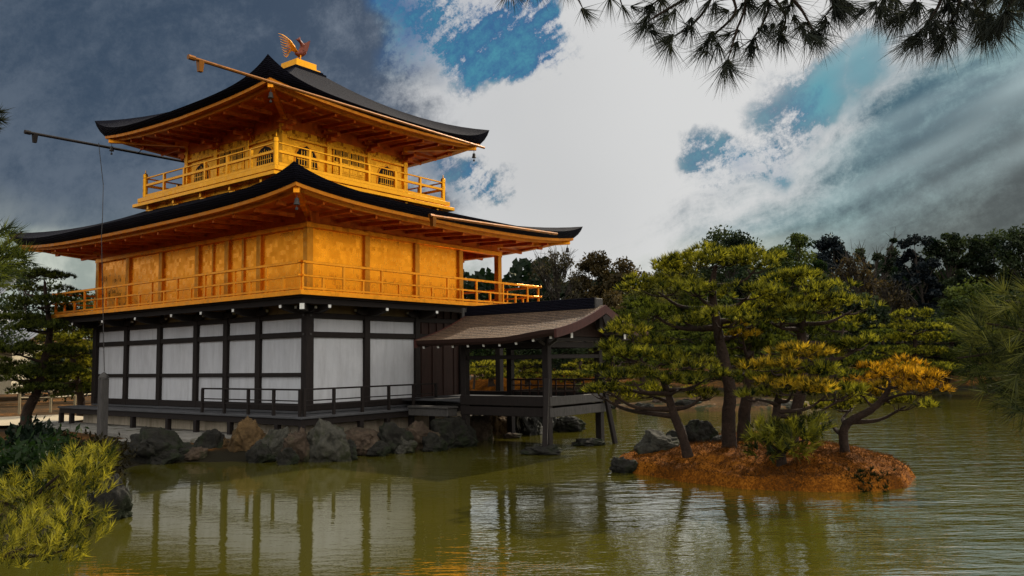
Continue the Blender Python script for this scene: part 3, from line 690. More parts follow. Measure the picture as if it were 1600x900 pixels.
for f in 'LREK':
    c0 = C3[1] if f in 'LE' else C3[0]; rr = rc(W3)
    for k in range(4):
        u = c0-W3+k*W3*2/3
        if f in 'LE' and k in (0, 3): continue
        with part('column', GOLD3, bevel=.012) as b: fbox(b, f, rr, u-.095, u+.095, -.10, .09, Z3, ZT3+.3)
        with part('eave_bracket', GOLDU) as b:
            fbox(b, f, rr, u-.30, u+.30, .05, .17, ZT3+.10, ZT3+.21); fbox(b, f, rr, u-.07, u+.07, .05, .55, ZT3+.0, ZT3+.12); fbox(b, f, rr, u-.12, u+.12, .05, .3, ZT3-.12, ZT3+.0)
    for k in range(3):
        u0, u1 = c0-W3+k*W3*2/3+.09, c0-W3+(k+1)*W3*2/3-.09
        with part('gold_panel', GOLD3) as b: fbox(b, f, rr, u0, u1, -.06, .0, Z3, ZT3)
    with part('wall_beam', GOLD3, bevel=.01) as b: fbox(b, f, rr, c0-W3-.1, c0+W3+.1, .0, .07, ZT3-.32, ZT3-.22)
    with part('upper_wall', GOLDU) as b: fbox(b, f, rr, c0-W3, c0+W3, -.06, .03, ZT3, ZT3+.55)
    # bell-shaped windows in the outer bays
    for k in (0, 2):
        um = c0-W3+(k+.5)*W3*2/3; ww = .46; zb_, zt_ = 8.52, 9.42
        prof = [(-1.06, 0), (-.95, .25), (-.90, .5), (-.84, .66), (-.66, .82), (-.42, .90), (-.2, .93), (0, 1.0)]
        prof = prof+[(-a, c) for a, c in prof[-2::-1]]
        def bell(sc, w0, w1):
            m_ = MB(); pg = [(um+a*ww*sc, (zb_+zt_)/2+((c-.5)*(zt_-zb_))*(1+(sc-1)*.9)) for a, c in prof]
            if f in 'LE': s_ = -1 if f == 'L' else 1; xw = rr[0] if f == 'L' else rr[1]; m_.prism(pg, 'x', xw+s_*w0, xw+s_*w1)
            else: s_ = -1 if f == 'R' else 1; yw = rr[2] if f == 'R' else rr[3]; m_.prism(pg, 'y', yw+s_*w0, yw+s_*w1)
            return m_
        win = bell(1.0, .002, .032).build('window', DARKW, TEMPLE)
        bell(1.14, .001, .022).build('frame', GOLDT, win)
        lt = MB()
        for i in range(-3, 4): fbox(lt, f, rr, um+i*.105-.012, um+i*.105+.012, .034, .046, zb_+.03, zb_+(.86 if abs(i) < 1 else .79 if abs(i) < 3 else .62)*(zt_-zb_))
        for z in (.03, .22, .42): fbox(lt, f, rr, um-.40, um+.40, .0465, .056, zb_+z-.012, zb_+z+.012)
        lt.build('lattice', GOLD3, win)
    # panelled doors in the middle bay
    um = c0
    for e in (-1, 1):
        a, c = (um-.70, um-.01) if e < 0 else (um+.01, um+.70)
        with part('door', GOLD3, bevel=.008) as b:
            fbox(b, f, rr, a, c, .002, .05, Z3+.02, 9.60)
            for z0, z1 in ((8.40, 8.72), (8.78, 9.06)):
                for i in range(2):
                    q0 = a+.05+i*(c-a-.06)/2; q1 = q0+(c-a-.14)/2; fbox(b, f, rr, q0, q1, .05, .066, z0, z1)
                    fbox(b, f, rr, q0+.05, q1-.05, .066, .08, z0+.05, z1-.05)
        dr = LASTPART[0]
        with part('door_window', BROWNW, dr) as b:
            for i in range(2):
                q0 = a+.05+i*(c-a-.06)/2; q1 = q0+(c-a-.14)/2; fbox(b, f, rr, q0, q1, .0505, .06, 9.14, 9.54)
        with part('door_lattice', GOLD3, dr) as b:
            for i in range(2):
                q0 = a+.05+i*(c-a-.06)/2; q1 = q0+(c-a-.14)/2
                for j in range(1, 5): x = q0+(q1-q0)*j/5; fbox(b, f, rr, x-.008, x+.008, .0605, .07, 9.14, 9.54)
                fbox(b, f, rr, q0, q1, .071, .078, 9.33, 9.35)
roof_up = hip_roof(C3[0], C3[1], 4.94, 4.94, .5, .5, C3[0], C3[1], 10.37, .65, 1.0, 10.15, .27, 2.2, 13.0, .66, 2.2, 10.32, ('upper_roof',), bev=.9)
with part('finial_base', ROOF) as b: b.box(*rc(.70), 12.55, 12.92); b.box(*rc(.62), 12.92, 13.0)
with part('finial_box', GOLD3, bevel=.01) as b: b.box(*rc(.55), 13.0, 13.07); b.box(*rc(.45), 13.07, 13.32)
# projecting rain gutters of the eaves
def gutter(x0, x1, y, z0, z1, drop, mat, r_=.065, bell=True):
    with part('gutter', mat) as b:
        b.tube([(x0, y, z0), (x1, y, z1)], r_, 8)
        b.tube([(x0-.02, y, z0), (x0+.16, y, z0)], r_*1.45, 8)
        if drop: b.beam((x0+drop, y, z0-.02), (x0+drop, y, z0-.30), .15, .15, (1, 0, 0), .7)
        for k in range(1, 6):
            x = x0+(x1-x0)*k/6
            if x > -.5: b.beam((x, y, z0+(z1-z0)*k/6), (x, y+(.35 if y < 5 else -.35), z0+(z1-z0)*k/6+.12), .02, .02)
gutter(-3.3, 8.55, .62, 10.17, 10.22, .32, GILT, .048)
gutter(-3.02, 8.55, 10.76, 10.17, 10.32, .30, DARKW, .05)
gutter(2.45, 8.88, -2.30, 6.52, 6.74, .12, GILT, .045)
with part('lightning_cable', IRON) as b:
    b.tube([(-.78, 10.42, 10.2), (-.9, 9.75, 8.6), (-2.27, 6.93, 6.92), (-2.30, 6.90, 6.4), (-2.55, 5.98, 2.25)], .012, 5)

# phoenix on the roof
PH = empty('phoenix_statue', (C3[0], C3[1], 13.32), 'red bronze phoenix with spread golden tail standing on the top of the temple roof', 'statue')
px_, py_, pz_ = C3[0], C3[1], 13.32
mb = MB()
pts, rr_ = smooth_path([(px_-.16, py_, pz_+.36), (px_+.02, py_, pz_+.40), (px_+.16, py_, pz_+.52), (px_+.19, py_, pz_+.68), (px_+.10, py_, pz_+.82), (px_+.0, py_, pz_+.90)], [.05, .13, .155, .11, .062, .055], 6)
mb.tube(pts, rr_, 12); mb.build('body', BRONZE, PH, smooth=True)
mb = MB(); mb.lathe((px_-.01, py_, pz_+.86), [(.02, -.02), (.065, .02), (.07, .06), (.045, .11), (.01, .13)], 10); mb.beam((px_-.05, py_, pz_+.91), (px_-.17, py_, pz_+.88), .05, .05, (0, 0, 1), .15)
mb.beam((px_+.0, py_, pz_+.97), (px_+.06, py_, pz_+1.05), .02, .06, (1, 0, 0), .4); mb.build('head', BRONZE, PH)
for s_ in (-1, 1):
    mb = MB(); mb.prism([(px_+.06, pz_+.50), (px_+.26, pz_+.52), (px_+.33, pz_+.72), (px_+.40, pz_+.98), (px_+.28, pz_+.90), (px_+.16, pz_+.78)], 'y', py_+s_*.12, py_+s_*.15); mb.build('wing', BRONZE, PH)
    mb = MB(); mb.tube([(px_+.03, py_+s_*.06, pz_+.40), (px_+.01, py_+s_*.07, pz_+.2), (px_+.02, py_+s_*.07, pz_+.02)], [.035, .022, .02], 8); mb.beam((px_-.05, py_+s_*.07, pz_+.015), (px_+.13, py_+s_*.07, pz_+.015), .05, .03); mb.build('leg', GOLDT, PH)
for k in range(9):
    q = k/8; mb = MB(); r0 = (px_-.08, py_+(k-4)*.012, pz_+.42); dx, dz = -.95+.50*q, .26-.52*q
    mb.tube(*smooth_path([r0, (r0[0]+dx*.40, py_+(k-4)*.03, r0[2]+.26-.22*q), (r0[0]+dx*.78, py_+(k-4)*.04, r0[2]+dz+.10-.06*q), (r0[0]+dx*1.05, py_+(k-4)*.05, r0[2]+dz+.09)], [.016, .020, .022, .004], 5), 6)
    mb.build('tail_feather', GOLD3, PH)

# ------------------------------------------------------------------ fishing pavilion over the water
PAV = empty('fishing_pavilion', (4.9, -3.9, 0), 'dark open-sided timber pavilion on posts over the pond, under a brown shingle roof', 'pavilion')
PX0, PX1, PY0, PY1 = 3.5, 6.3, -5.5, -2.4
for x, y, z1 in ((PX0, -5.5, 2.95), (PX1, -5.4, 2.95), (PX0, -2.65, 2.95), (PX1, -2.15, 2.95)):
    with part('post', DARKW, PAV, .012) as b: b.box(x-.095, x+.095, y-.095, y+.095, -.35, z1)
with part('brace', DARKW, PAV, .01) as b: b.beam((2.90, -5.78, -.3), (3.40, -5.56, 1.9), .13, .13)
with part('brace', DARKW, PAV, .01) as b: b.beam((6.02, -6.12, -.3), (6.28, -5.52, 1.9), .12, .12)
with part('floor', DECKW, PAV) as b: b.box(PX0-.02, PX1+.02, -5.42, -.15, 1.24, 1.30)
with part('floor_beam', DARKW, PAV, .012) as b:
    b.box(PX0-.13, PX0-.06, -5.62, -2.55, 1.16, 1.42); b.box(PX0-.12, PX0-.05, -5.6, -2.55, .88, 1.12)
with part('floor_beam', DARKW, PAV, .012) as b: b.box(PX1+.05, PX1+.12, -5.62, -.2, 1.16, 1.42); b.box(PX1+.05, PX1+.11, -5.6, -.2, .88, 1.12)
with part('floor_beam', POSTW, PAV, .012) as b: b.box(PX0-.05, PX1+.05, -5.62, -5.55, 1.17, 1.41); b.box(PX0-.05, PX1+.05, -5.61, -5.55, .87, 1.11)
with part('link_step', POSTW, PAV, .01) as b: b.box(2.9, PX0-.14, -2.5, -.92, 1.06, 1.12); b.box(2.95, PX0-.14, -2.46, -.92, .84, 1.055)
with part('railing', BROWNW, PAV, .006) as b:
    b.box(PX1-.03, PX1+.03, -5.35, -2.2, 1.765, 1.82); b.box(PX1-.02, PX1+.02, -5.33, -2.22, 1.60, 1.635); b.box(PX1-.025, PX1+.025, -5.33, -2.22, 1.425, 1.47)
rl = LASTPART[0]
for k in range(10):
    y = -5.2+k*.33
    with part('railing_post', BROWNW, PAV and rl) as b: b.box(PX1-.018, PX1+.018, y-.022, y+.022, 1.30, 1.765)
for z, h in ((2.48, .11), (2.80, .15)):
    for a in ((PX0-.04, PX0+.04, -5.4, -2.74), (PX1-.04, PX1+.04, -5.3, -2.24), (PX0+.1, PX1-.1, -5.49, -5.41)):
        with part('beam', DARKW, PAV, .01) as b: b.box(*a, z-h/2, z+h/2)
with part('ceiling_beam', DARKW, PAV, .01) as b: b.box(PX0-.5, PX1+.5, -5.56, -5.44, 2.9, 3.02); b.box(PX0-.5, PX1+.5, -2.5, -2.38, 2.9, 3.02)
with part('eave_purlin', DARKW, PAV, .01) as b: b.box(PX0-.06, PX0+.06, -6.3, -1.5, 2.955, 3.08)
with part('eave_purlin', DARKW, PAV, .01) as b: b.box(PX1-.06, PX1+.06, -6.3, -1.5, 2.955, 3.08)
# swept gable roof
RX, RH, RY0, RY1 = 4.98, 2.45, -6.45, -1.60
def pav_z(a, y): # a = 0 ridge .. 1 eave
    t = 1-a; lift = .16*sst(np.array(-y), 4.6, 6.45)*a
    return 3.00+.86*(.62*t+.38*t*t)+float(lift)
mb = MB(); NA, NY = 14, 20
for s_ in (-1, 1):
    vv = [(RX+s_*RH*i/NA, RY0+(RY1-RY0)*j/NY, pav_z(i/NA, RY0+(RY1-RY0)*j/NY)) for j in range(NY+1) for i in range(NA+1)]
    mb.add(vv, [(j*(NA+1)+i, j*(NA+1)+i+1, (j+1)*(NA+1)+i+1, (j+1)*(NA+1)+i) for j in range(NY) for i in range(NA)])
proof = mb.build('roof', ROOFB, PAV, smooth=True)
mb = MB()
for s_ in (-1, 1):      # eave thickness and underside
    vv = []
    for j in range(NY+1):
        y = RY0+(RY1-RY0)*j/NY; z = pav_z(1, y); vv += [(RX+s_*RH, y, z-.001), (RX+s_*(RH-.03), y, z-.10), (RX+s_*(RH-.10), y, z-.17), (RX+s_*(RH-.55), y, z-.05), (RX+s_*.4, y, z+.50)]
    mb.add(vv, [(j*5+i, j*5+i+1, (j+1)*5+i+1, (j+1)*5+i) for j in range(NY) for i in range(4)])
mb.build('eave', BROWNW, proof)
RBT = mat_wood('red_brown_timber', (.028, .008, .006), (.066, .020, .015))
for yy, w in ((RY0, -1), (RY1, 1)):      # curved barge boards
    for s_ in (-1, 1):
        mb = MB()
        vv = []
        for i in range(NA+1):
            x = RX+s_*RH*i/NA; z = pav_z(i/NA, yy); h = .22
            vv += [(x, yy+w*.035, z+.01), (x, yy+w*.035, z-h), (x, yy-w*.04, z-h), (x, yy-w*.04, z+.004)]
        mb.add(vv, [(4*i+q, 4*i+(q+1) % 4, 4*i+4+(q+1) % 4, 4*i+4+q) for i in range(NA) for q in range(4)]+[(0, 1, 2, 3), (4*NA+3, 4*NA+2, 4*NA+1, 4*NA)])
        mb.build('barge_board', RBT, proof)
with part('gable_wall', BROWNW, PAV) as b: b.prism([(RX-1.5, 3.03), (RX+1.5, 3.03), (RX+.25, 3.62), (RX-.25, 3.62)], 'y', -5.60, -5.54)
with part('gable_strut', DARKW, PAV) as b: b.box(RX-.08, RX+.08, -6.32, -6.2, 3.2, 3.7); b.prism([(RX-.2, 3.52), (RX, 3.22), (RX+.2, 3.52), (RX, 3.6)], 'y', -6.5, -6.46)
with part('ridge', ROOF, proof, .01) as b:
    b.box(RX-.20, RX+.20, -6.22, RY1+.04, 3.78, 3.90); b.box(RX-.13, RX+.13, -6.20, RY1+.02, 3.90, 4.02); b.beam((RX, -6.2, 4.05), (RX, RY1, 4.05), .24, .07)
with part('ridge_end', POSTW, proof, .01) as b: b.box(RX-.25, RX+.25, RY1+.045, RY1+.12, 3.68, 4.02); b.box(RX-.17, RX+.17, -6.29, -6.225, 3.78, 4.06)
for j in range(9):
    y = -6.2+j*.55
    for s_ in (-1, 1):
        with part('rafter', DARKW, PAV) as b: b.beam((RX+s_*.9, y, 3.28), (RX+s_*(RH-.16), y, pav_z(1, y)-.18), .07, .09)
    if j % 1 == 0:
        with part('rafter_cap', CAPW, PAV) as b: b.beam((RX-(RH-.158), y, pav_z(1, y)-.18), (RX-(RH-.145), y, pav_z(1, y)-.184), .066, .10)
for x in (PX0, PX1):
    with part('end_cap', CAPW, PAV) as b: b.box(x-.05, x+.05, -6.315, -6.302, 2.95, 3.085)
    with part('bracket', POSTW, PAV) as b: b.beam((x, -5.6, 2.78), (x, -5.85, 2.93), .06, .07); b.beam((x-.1, -5.5, 2.80), (x-.34, -5.5, 2.9), .06, .06)

# ------------------------------------------------------------------ wooden post, terrace
PO = empty('wooden_post', (-2.6, 5.9, .3), 'tall square grey wooden post with a pointed cap, in front of the white wall', 'post')
with part('shaft', POSTW, PO, .012) as b: b.box(-2.71, -2.49, 5.79, 6.01, .25, 2.05)
with part('cap', POSTW, PO) as b: b.lathe((-2.6, 5.9, 2.05), [(.165, .002), (.165, .05), (.10, .13), (.02, .19)], 4)
STM = mat_rock('terrace_stone', (.14, .13, .11), (.30, .285, .25), (.06, .06, .03), .3)
TE = empty('stone_terrace', (-1.6, 7, .3), 'low stepped grey stone terrace along the foot of the temple deck', 'terrace')
with part('upper_step', STM, TE, .02) as b: b.prism([(-2.0, 1.5), (-.31, 1.5), (-.31, 14.2), (-1.0, 14.2), (-1.75, 11.2), (-2.2, 5.2)], 'z', .15, .45)
with part('lower_step', STM, TE, .02) as b: b.prism([(-2.5, 1.6), (-2.02, 1.55), (-2.22, 5.2), (-1.77, 11.2), (-1.02, 14.25), (-1.6, 14.6), (-2.35, 11.4), (-2.75, 5.2)], 'z', .10, .33)

# ------------------------------------------------------------------ rocks
def rock(px, py, wpx, hpx, kind, label, z0=0.0, group='rocks along the temple shore', depth=.8, seed=None, D=None, cut=.5):
    wpx *= 1.14; B = onz(px, py, z0) if D is None else at(px, py, D)
    D = hdist(B); s = D/FPX*1.0; w, h = wpx*s, hpx*s
    sd_ = seed if seed is not None else int(px*7+py); r = random.Random(sd_)
    bm = bmesh.new(); bmesh.ops.create_icosphere(bm, subdivisions=5, radius=1)
    off = Vector((r.uniform(-50, 50), r.uniform(-50, 50), r.uniform(-50, 50)))
    planes = [(Vector((r.gauss(0, 1), r.gauss(0, 1), r.gauss(.2, .8))).normalized(), r.uniform(.55, .85)) for _ in range(9)]
    for v in bm.verts:
        p = v.co.copy()
        for nrm, dd in planes:
            q = p.dot(nrm)
            if q > dd: p -= nrm*(q-dd)*.9
        p *= 1+.30*noise.noise(v.co*1.5+off)-.26*abs(noise.noise(v.co*Vector((2.6, 2.6, 1.3))+off))+.12*noise.noise(v.co*5+off)-.10*abs(noise.noise(v.co*7+off))+.05*noise.noise(v.co*15+off)
        v.co = p
    xs = [v.co.x for v in bm.verts]; zs = [v.co.z for v in bm.verts]; ys = [v.co.y for v in bm.verts]
    sx, sy, sz = w/(max(xs)-min(xs)), w*depth/(max(ys)-min(ys)), h*1.35/(max(zs)-min(zs))
    a = math.atan2(rt[1], rt[0])
    for v in bm.verts:
        x, y, z = v.co.x*sx, v.co.y*sy, (v.co.z-max(zs))*sz+h
        v.co = (x*math.cos(a)-y*math.sin(a), x*math.sin(a)+y*math.cos(a), z)
    me = bpy.data.meshes.new('rock'); bm.to_mesh(me); bm.free()
    for p in me.polygons: p.use_smooth = True
    back = np.array([math.cos(YAW), math.sin(YAW), 0])*w*depth*.42
    o = link('rock', me, ROCK[kind], None, B+back); tag(o, label, 'rock', group); return o
for a in [
    (222, 727, 82, 52, 'dark', 'dark mossy pointed rock at the left end of the temple shore'),
    (272, 722, 42, 26, 'dark', 'small dark low rock right of the dark pointed shore rock'),
    (316, 718, 58, 42, 'dark', 'blocky dark shadowed rock left of the golden boulders'),
    (347, 716, 36, 30, 'gold', 'small golden-brown stone leaning on the tall golden boulder'),
    (376, 718, 52, 62, 'gold', 'tall golden-brown rounded boulder in front of the deck'),
    (424, 721, 52, 50, 'grey', 'grey lumpy rock between the golden boulder and the deck corner'),
    (462, 724, 44, 52, 'rose', 'reddish-grey rock under the deck corner post'),
    (503, 723, 72, 66, 'grey', 'large pale grey craggy rock right of the deck corner'),
    (562, 713, 76, 40, 'rose', 'flat pinkish rock beside the large craggy grey rock'),
    (607, 709, 58, 48, 'dark', 'rounded dark mossy rock in the middle of the right shore'),
    (650, 704, 62, 44, 'rose', 'broad reddish-brown rock near the pavilion link'),
    (700, 701, 62, 48, 'dark', 'blocky dark rock below the pavilion link, next to the water'),
    (752, 688, 40, 42, 'rose', 'brown rock in shadow under the pavilion floor'),
    (782, 680, 54, 48, 'gold', 'golden squared boulder seen under the pavilion floor'),
    (824, 680, 48, 50, 'streak', 'black boulder with pale streaks behind the pavilion post'),
    (848, 678, 36, 46, 'streak', 'narrow black streaked boulder next to the front pavilion post'),
    (886, 675, 52, 24, 'dark', 'low black rock on the water right of the pavilion post'),
    (250, 726, 40, 22, 'dark', 'small dark wet stone wedged right below the pointed shore rock'),
    (296, 722, 36, 20, 'rose', 'low brown stone at the waterline left of the blocky dark rock'),
    (402, 724, 40, 30, 'dark', 'dark stone wedged at the waterline right of the tall golden boulder'),
    (446, 727, 34, 26, 'dark', 'small dark stone at the waterline below the deck corner post'),
    (536, 720, 44, 30, 'dark', 'dark wet stone between the pale craggy rock and the flat pinkish one'),
    (588, 714, 34, 24, 'dark', 'small dark stone at the waterline left of the rounded mossy rock'),
    (630, 709, 36, 26, 'grey', 'small grey stone between the mossy rock and the broad reddish-brown rock'),
    (676, 706, 36, 30, 'dark', 'dark stone at the waterline between the reddish-brown rock and the blocky dark one'),
    (726, 699, 40, 34, 'dark', 'dark rock at the foot of the inner left pavilion post'),
    (190, 722, 44, 30, 'dark', 'dark low rock at the shore right of the yellow pine spray'),
]: rock(*a)
for a in [(855, 711, 62, 13, 'dark', 'flat dark footing stone in the water under the front pavilion post'),
          (926, 697, 48, 11, 'dark', 'flat dark footing stone under the back pavilion post and brace'),
          (798, 685, 28, 8, 'rose', 'small pale footing stone under the inner pavilion post')]:
    rock(*a, group='footing stones of the pavilion posts')
for a in [(1034, 714, 66, 40, 'grey', 'large squared grey rock on the left end of the pine island', .22),
          (1096, 702, 58, 44, 'dark', 'dark pointed rock behind the leaning pine trunk', .25),
          (1060, 700, 40, 26, 'dark', 'small dark rock between the two larger island rocks', .25),
          (975, 740, 38, 25, 'dark', 'black rock in the water at the left tip of the island', 0.0),
          (1128, 700, 30, 18, 'dark', 'small dark stone at the foot of the tallest pine', .3)]:
    rock(*a[:6], z0=a[6], group='rocks on the pine island')
for a in [(1012, 644, 32, 14, 'dark', 'low dark islet rock in the pond left of the other islet rocks'),
          (1038, 640, 34, 18, 'rose', 'reddish islet rock just behind the leaning pine'),
          (957, 639, 24, 9, 'dark', 'small flat black rock on the open water right of the pavilion'),
          (1078, 642, 46, 18, 'dark', 'broad dark islet rock between the leaning pine and the tall trunk'),
          (1188, 641, 40, 17, 'rose', 'brown islet rock right of the tall pine trunk'),
          (1228, 640, 36, 14, 'grey', 'grey islet rock behind the middle pines of the island'),
          (1475, 612, 26, 7, 'grey', 'pale flat stone on the far water right of the orange pine')]:
    rock(*a, group='far rocks in the pond')
rock(158, 815, 62, 62, 'dark', 'dark rounded rock behind the yellow pine sprays at the bottom left', group='rocks at the near bank')
rock(95, 812, 66, 36, 'dark', 'dark flat rock half hidden by the yellow pine at the bottom left', group='rocks at the near bank')

# ------------------------------------------------------------------ trees
def unit(v): return v/(np.linalg.norm(v, axis=-1, keepdims=True)+1e-9)
def needles(P, A, n, ln, wd, spread):
    """n needles in a tuft at each point P along axis A"""
    k = len(P); P = np.repeat(P, n, 0); A = np.repeat(A, n, 0)
    d = unit(A+rng.normal(0, spread, (k*n, 3))); s = unit(np.cross(d, rng.normal(0, 1, (k*n, 3))))
    L = ln*rng.uniform(.65, 1.15, (k*n, 1)); b = P+d*.01*rng.random((k*n, 1))
    V = np.stack([b-s*wd/2, b+s*wd/2, b+d*L], 1).reshape(-1, 3)
    return V, np.arange(len(V)).reshape(-1, 3)
def tuft_of(k, n, lo=0., hi=1.): return np.repeat(rng.uniform(lo, hi, k), n*3)
RTH = np.array([math.sin(YAW), -math.cos(YAW), 0.]); FWH = np.array([math.cos(YAW), math.sin(YAW), 0.]); UPV = np.array([0, 0, 1.])
def pad_points(c, rx, ry, rz, dens):
    """tuft positions and axes over an uneven, flat, lobed foliage cloud"""
    m = max(7, int(14*rx*ry/.8)); ang = rng.uniform(0, 6.283, m); rad = np.sqrt(rng.random(m))*rng.uniform(.72, 1.02, m)
    cx, cy = rad*np.cos(ang)*rx, rad*np.sin(ang)*ry; sr = (.16+.22*rng.random(m))*min(1.0, max(rx, .3))*.8+.06
    cz = rz*(1-rad**2)*.75+rng.normal(0, .26, m)*rz; Ps = []; As = []
    for i in range(m):
        k = max(6, int(dens*sr[i]**2*3.14*2.0)); u = unit(rng.normal(0, 1, (k, 3))); u[:, 2] = np.abs(u[:, 2])*1.0-.28*rng.random(k)
        p = np.column_stack([cx[i]+u[:, 0]*sr[i], cy[i]+u[:, 1]*sr[i], cz[i]+u[:, 2]*max(.55*sr[i], .06)*rng.uniform(.6, 1., k)])
        Ps.append(p); As.append(u*np.array([.75, .75, .6])+np.array([0, 0, .75]))
    p = np.vstack(Ps); a = unit(np.vstack(As))
    W_ = lambda q: q[:, :1]*RTH+q[:, 1:2]*FWH+q[:, 2:]*UPV
    return c+W_(p), unit(W_(a))
def pine(label, D, trunk, pads, group, needle='green', ln=.15, wd=.022, dens=58, nper=10, z0=None, name='pine_tree', ddtrunk=None, bark=None):
    """trunk: [(px,py,radius_px)], pads: [(px,py,rx_px,rz_px,depth_offset[,needle])]"""
    s = D/FPX; T = np.array([at(a, b, D+(ddtrunk[i] if ddtrunk else 0)) for i, (a, b, c) in enumerate(trunk)]); base = T[0].copy()
    t = empty(name, base, label, 'pine tree', group)
    T[0] = T[0]-np.array([0, 0, .25]); pp, pr = smooth_path(T, [c*s for a, b, c in trunk], 6); pr[:4] *= np.array([1.45, 1.25, 1.12, 1.04])
    V, F = tube_np(pp, pr, 12, .10); mesh_np('trunk', V, F, t, bark or BARK, smooth=True)
    for pd in pads:
        a, b, rx, rz, dd = pd[:5]; nd = pd[5] if len(pd) > 5 else needle
        c = at(a, b, D+dd); rx *= s; rz *= s; c = c-np.array([0, 0, rz*.5])
        # limb from the trunk to this pad, with twigs fanning under the foliage
        zz = pp[:, 2]; k = int(np.argmin(np.abs(zz-(c[2]-.28*np.hypot(c[0]-pp[:, 0], c[1]-pp[:, 1])))+.25*np.hypot(c[0]-pp[:, 0], c[1]-pp[:, 1]))); k = min(max(k, 5), len(pp)-1)
        q = pp[k]; mid = (q*.45+c*.55)+np.array([rng.normal(0, .08), rng.normal(0, .08), -.10*np.linalg.norm(c-q)+rng.normal(0, .05)])
        r0 = min(pr[k]*.72, .035+.035*np.linalg.norm(c-q)); L = [tube_np(*smooth_path([q, mid, c], [r0, r0*.6, r0*.32], 6), 7, .08)]
        for _ in range(max(4, int(rx*5))):
            g = rng.uniform(0, 6.283); e = c+RTH*math.cos(g)*rx*.8*rng.uniform(.5, 1)+FWH*math.sin(g)*rx*.75*rng.uniform(.5, 1)+UPV*rz*rng.uniform(.1, .6)
            st = c*.7+mid*.3; L.append(tube_np(*smooth_path([st, (st+e)/2-UPV*.05, e], [r0*.34, r0*.22, .006], 4), 5))
        V, F = merge(L); br = mesh_np('branch', V, F, t, bark or BARK, smooth=True)
        P, A = pad_points(c, rx, rx*.85, rz, dens); V, F = needles(P, A, nper, ln, wd, .42)
        mesh_np('foliage_pad', V, F, br, NEED[nd], tuft=tuft_of(len(P), nper))
    return t
gi_ = 'pines on the pond island'
pine('tallest pine of the island, thick straight trunk with wide flat green tiers', 18.4,
     [(1140, 698, 11), (1138, 655, 10), (1141, 610, 9), (1131, 560, 8), (1121, 512, 7), (1113, 455, 5.5), (1118, 415, 3)],
     [(1118, 408, 82, 18, 0), (1060, 420, 44, 14, .5), (1180, 414, 40, 14, -.3), (1028, 447, 60, 18, -.3), (1085, 450, 40, 14, -1.0), (1168, 455, 56, 16, -.4), (1205, 470, 40, 14, .8),
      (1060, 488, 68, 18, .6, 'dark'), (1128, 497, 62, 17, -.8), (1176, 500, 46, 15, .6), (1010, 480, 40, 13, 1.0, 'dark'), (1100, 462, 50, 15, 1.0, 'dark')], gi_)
pine('twin pine with a dark trunk close behind the tallest trunk', 19.6,
     [(1162, 694, 10), (1163, 650, 9), (1170, 600, 8), (1172, 550, 6), (1168, 515, 4)],
     [(1175, 520, 46, 13, .3, 'dark'), (1150, 535, 50, 13, -.3, 'dark'), (1205, 545, 50, 13, .5, 'dark'), (1120, 550, 46, 12, .9, 'dark'), (1170, 505, 40, 12, .9, 'dark'), (1165, 572, 44, 11, .3, 'green'), (1160, 522, 22, 12, -1., 'yellow')], gi_)
pine('broad-crowned green pine rising right of the tallest pine', 19.0,
     [(1238, 694, 9), (1240, 660, 8.5), (1252, 610, 8), (1255, 560, 7), (1252, 515, 6), (1258, 470, 4), (1262, 445, 2.5)],
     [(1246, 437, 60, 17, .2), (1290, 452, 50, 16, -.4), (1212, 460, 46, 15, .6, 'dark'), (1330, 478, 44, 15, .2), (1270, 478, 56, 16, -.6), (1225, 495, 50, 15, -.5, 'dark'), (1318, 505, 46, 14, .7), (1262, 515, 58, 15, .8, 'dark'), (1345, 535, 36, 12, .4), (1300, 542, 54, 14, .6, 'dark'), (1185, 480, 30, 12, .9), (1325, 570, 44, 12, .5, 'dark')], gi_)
pine('low pine with bright yellow top tier in the middle of the island', 16.5,
     [(1222, 718, 7), (1218, 690, 6), (1212, 655, 5.5), (1216, 622, 5), (1224, 590, 4), (1232, 565, 2.5)],
     [(1246, 550, 56, 15, 0, 'yellow'), (1205, 570, 44, 13, -.3, 'yellow'), (1296, 580, 46, 15, .2), (1280, 556, 30, 10, .5, 'yellow'), (1190, 592, 46, 13, .3), (1238, 605, 56, 14, -.6, 'yellow'), (1290, 612, 50, 13, .3), (1180, 617, 38, 12, -.2), (1325, 612, 30, 11, .4), (1250, 580, 50, 13, .4)], gi_)
pine('pine leaning left over the water, its flat tiers reaching to the pavilion', 17.6,
     [(1078, 707, 7.5), (1066, 680, 7), (1052, 645, 6.5), (1044, 615, 5.5), (1030, 585, 4.5), (1005, 568, 3)],
     [(968, 522, 46, 15, .2, 'lime'), (985, 506, 32, 12, .5), (958, 545, 34, 12, -.2), (1012, 536, 36, 12, .5), (975, 556, 58, 15, -.3), (1035, 560, 40, 13, .3), (945, 583, 36, 13, .2), (990, 590, 46, 13, -.5), (1078, 566, 46, 14, -.3, 'lime'), (1105, 585, 34, 12, -.4), (1065, 600, 52, 14, -.4), (950, 606, 34, 12, -.2), (1015, 612, 46, 13, .3), (1096, 616, 36, 11, .3), (935, 612, 26, 10, .4, 'lime')], gi_)
pine('small crooked pine with orange tiers at the right end of the island', 18.0,
     [(1322, 710, 7), (1318, 685, 6.5), (1322, 664, 6), (1340, 652, 5.5), (1362, 640, 5), (1382, 620, 4), (1392, 600, 2.5)],
     [(1398, 580, 50, 13, .1, 'orange'), (1435, 588, 34, 11, -.2, 'orange'), (1365, 594, 34, 12, .3, 'orange'), (1430, 607, 44, 12, -.3, 'orange'), (1385, 612, 40, 12, .2, 'yellow'), (1345, 608, 34, 11, .5, 'yellow'), (1415, 630, 36, 9, .3, 'green'), (1330, 632, 44, 11, 1.0, 'green'), (1290, 640, 34, 10, 1.2, 'green')], gi_)
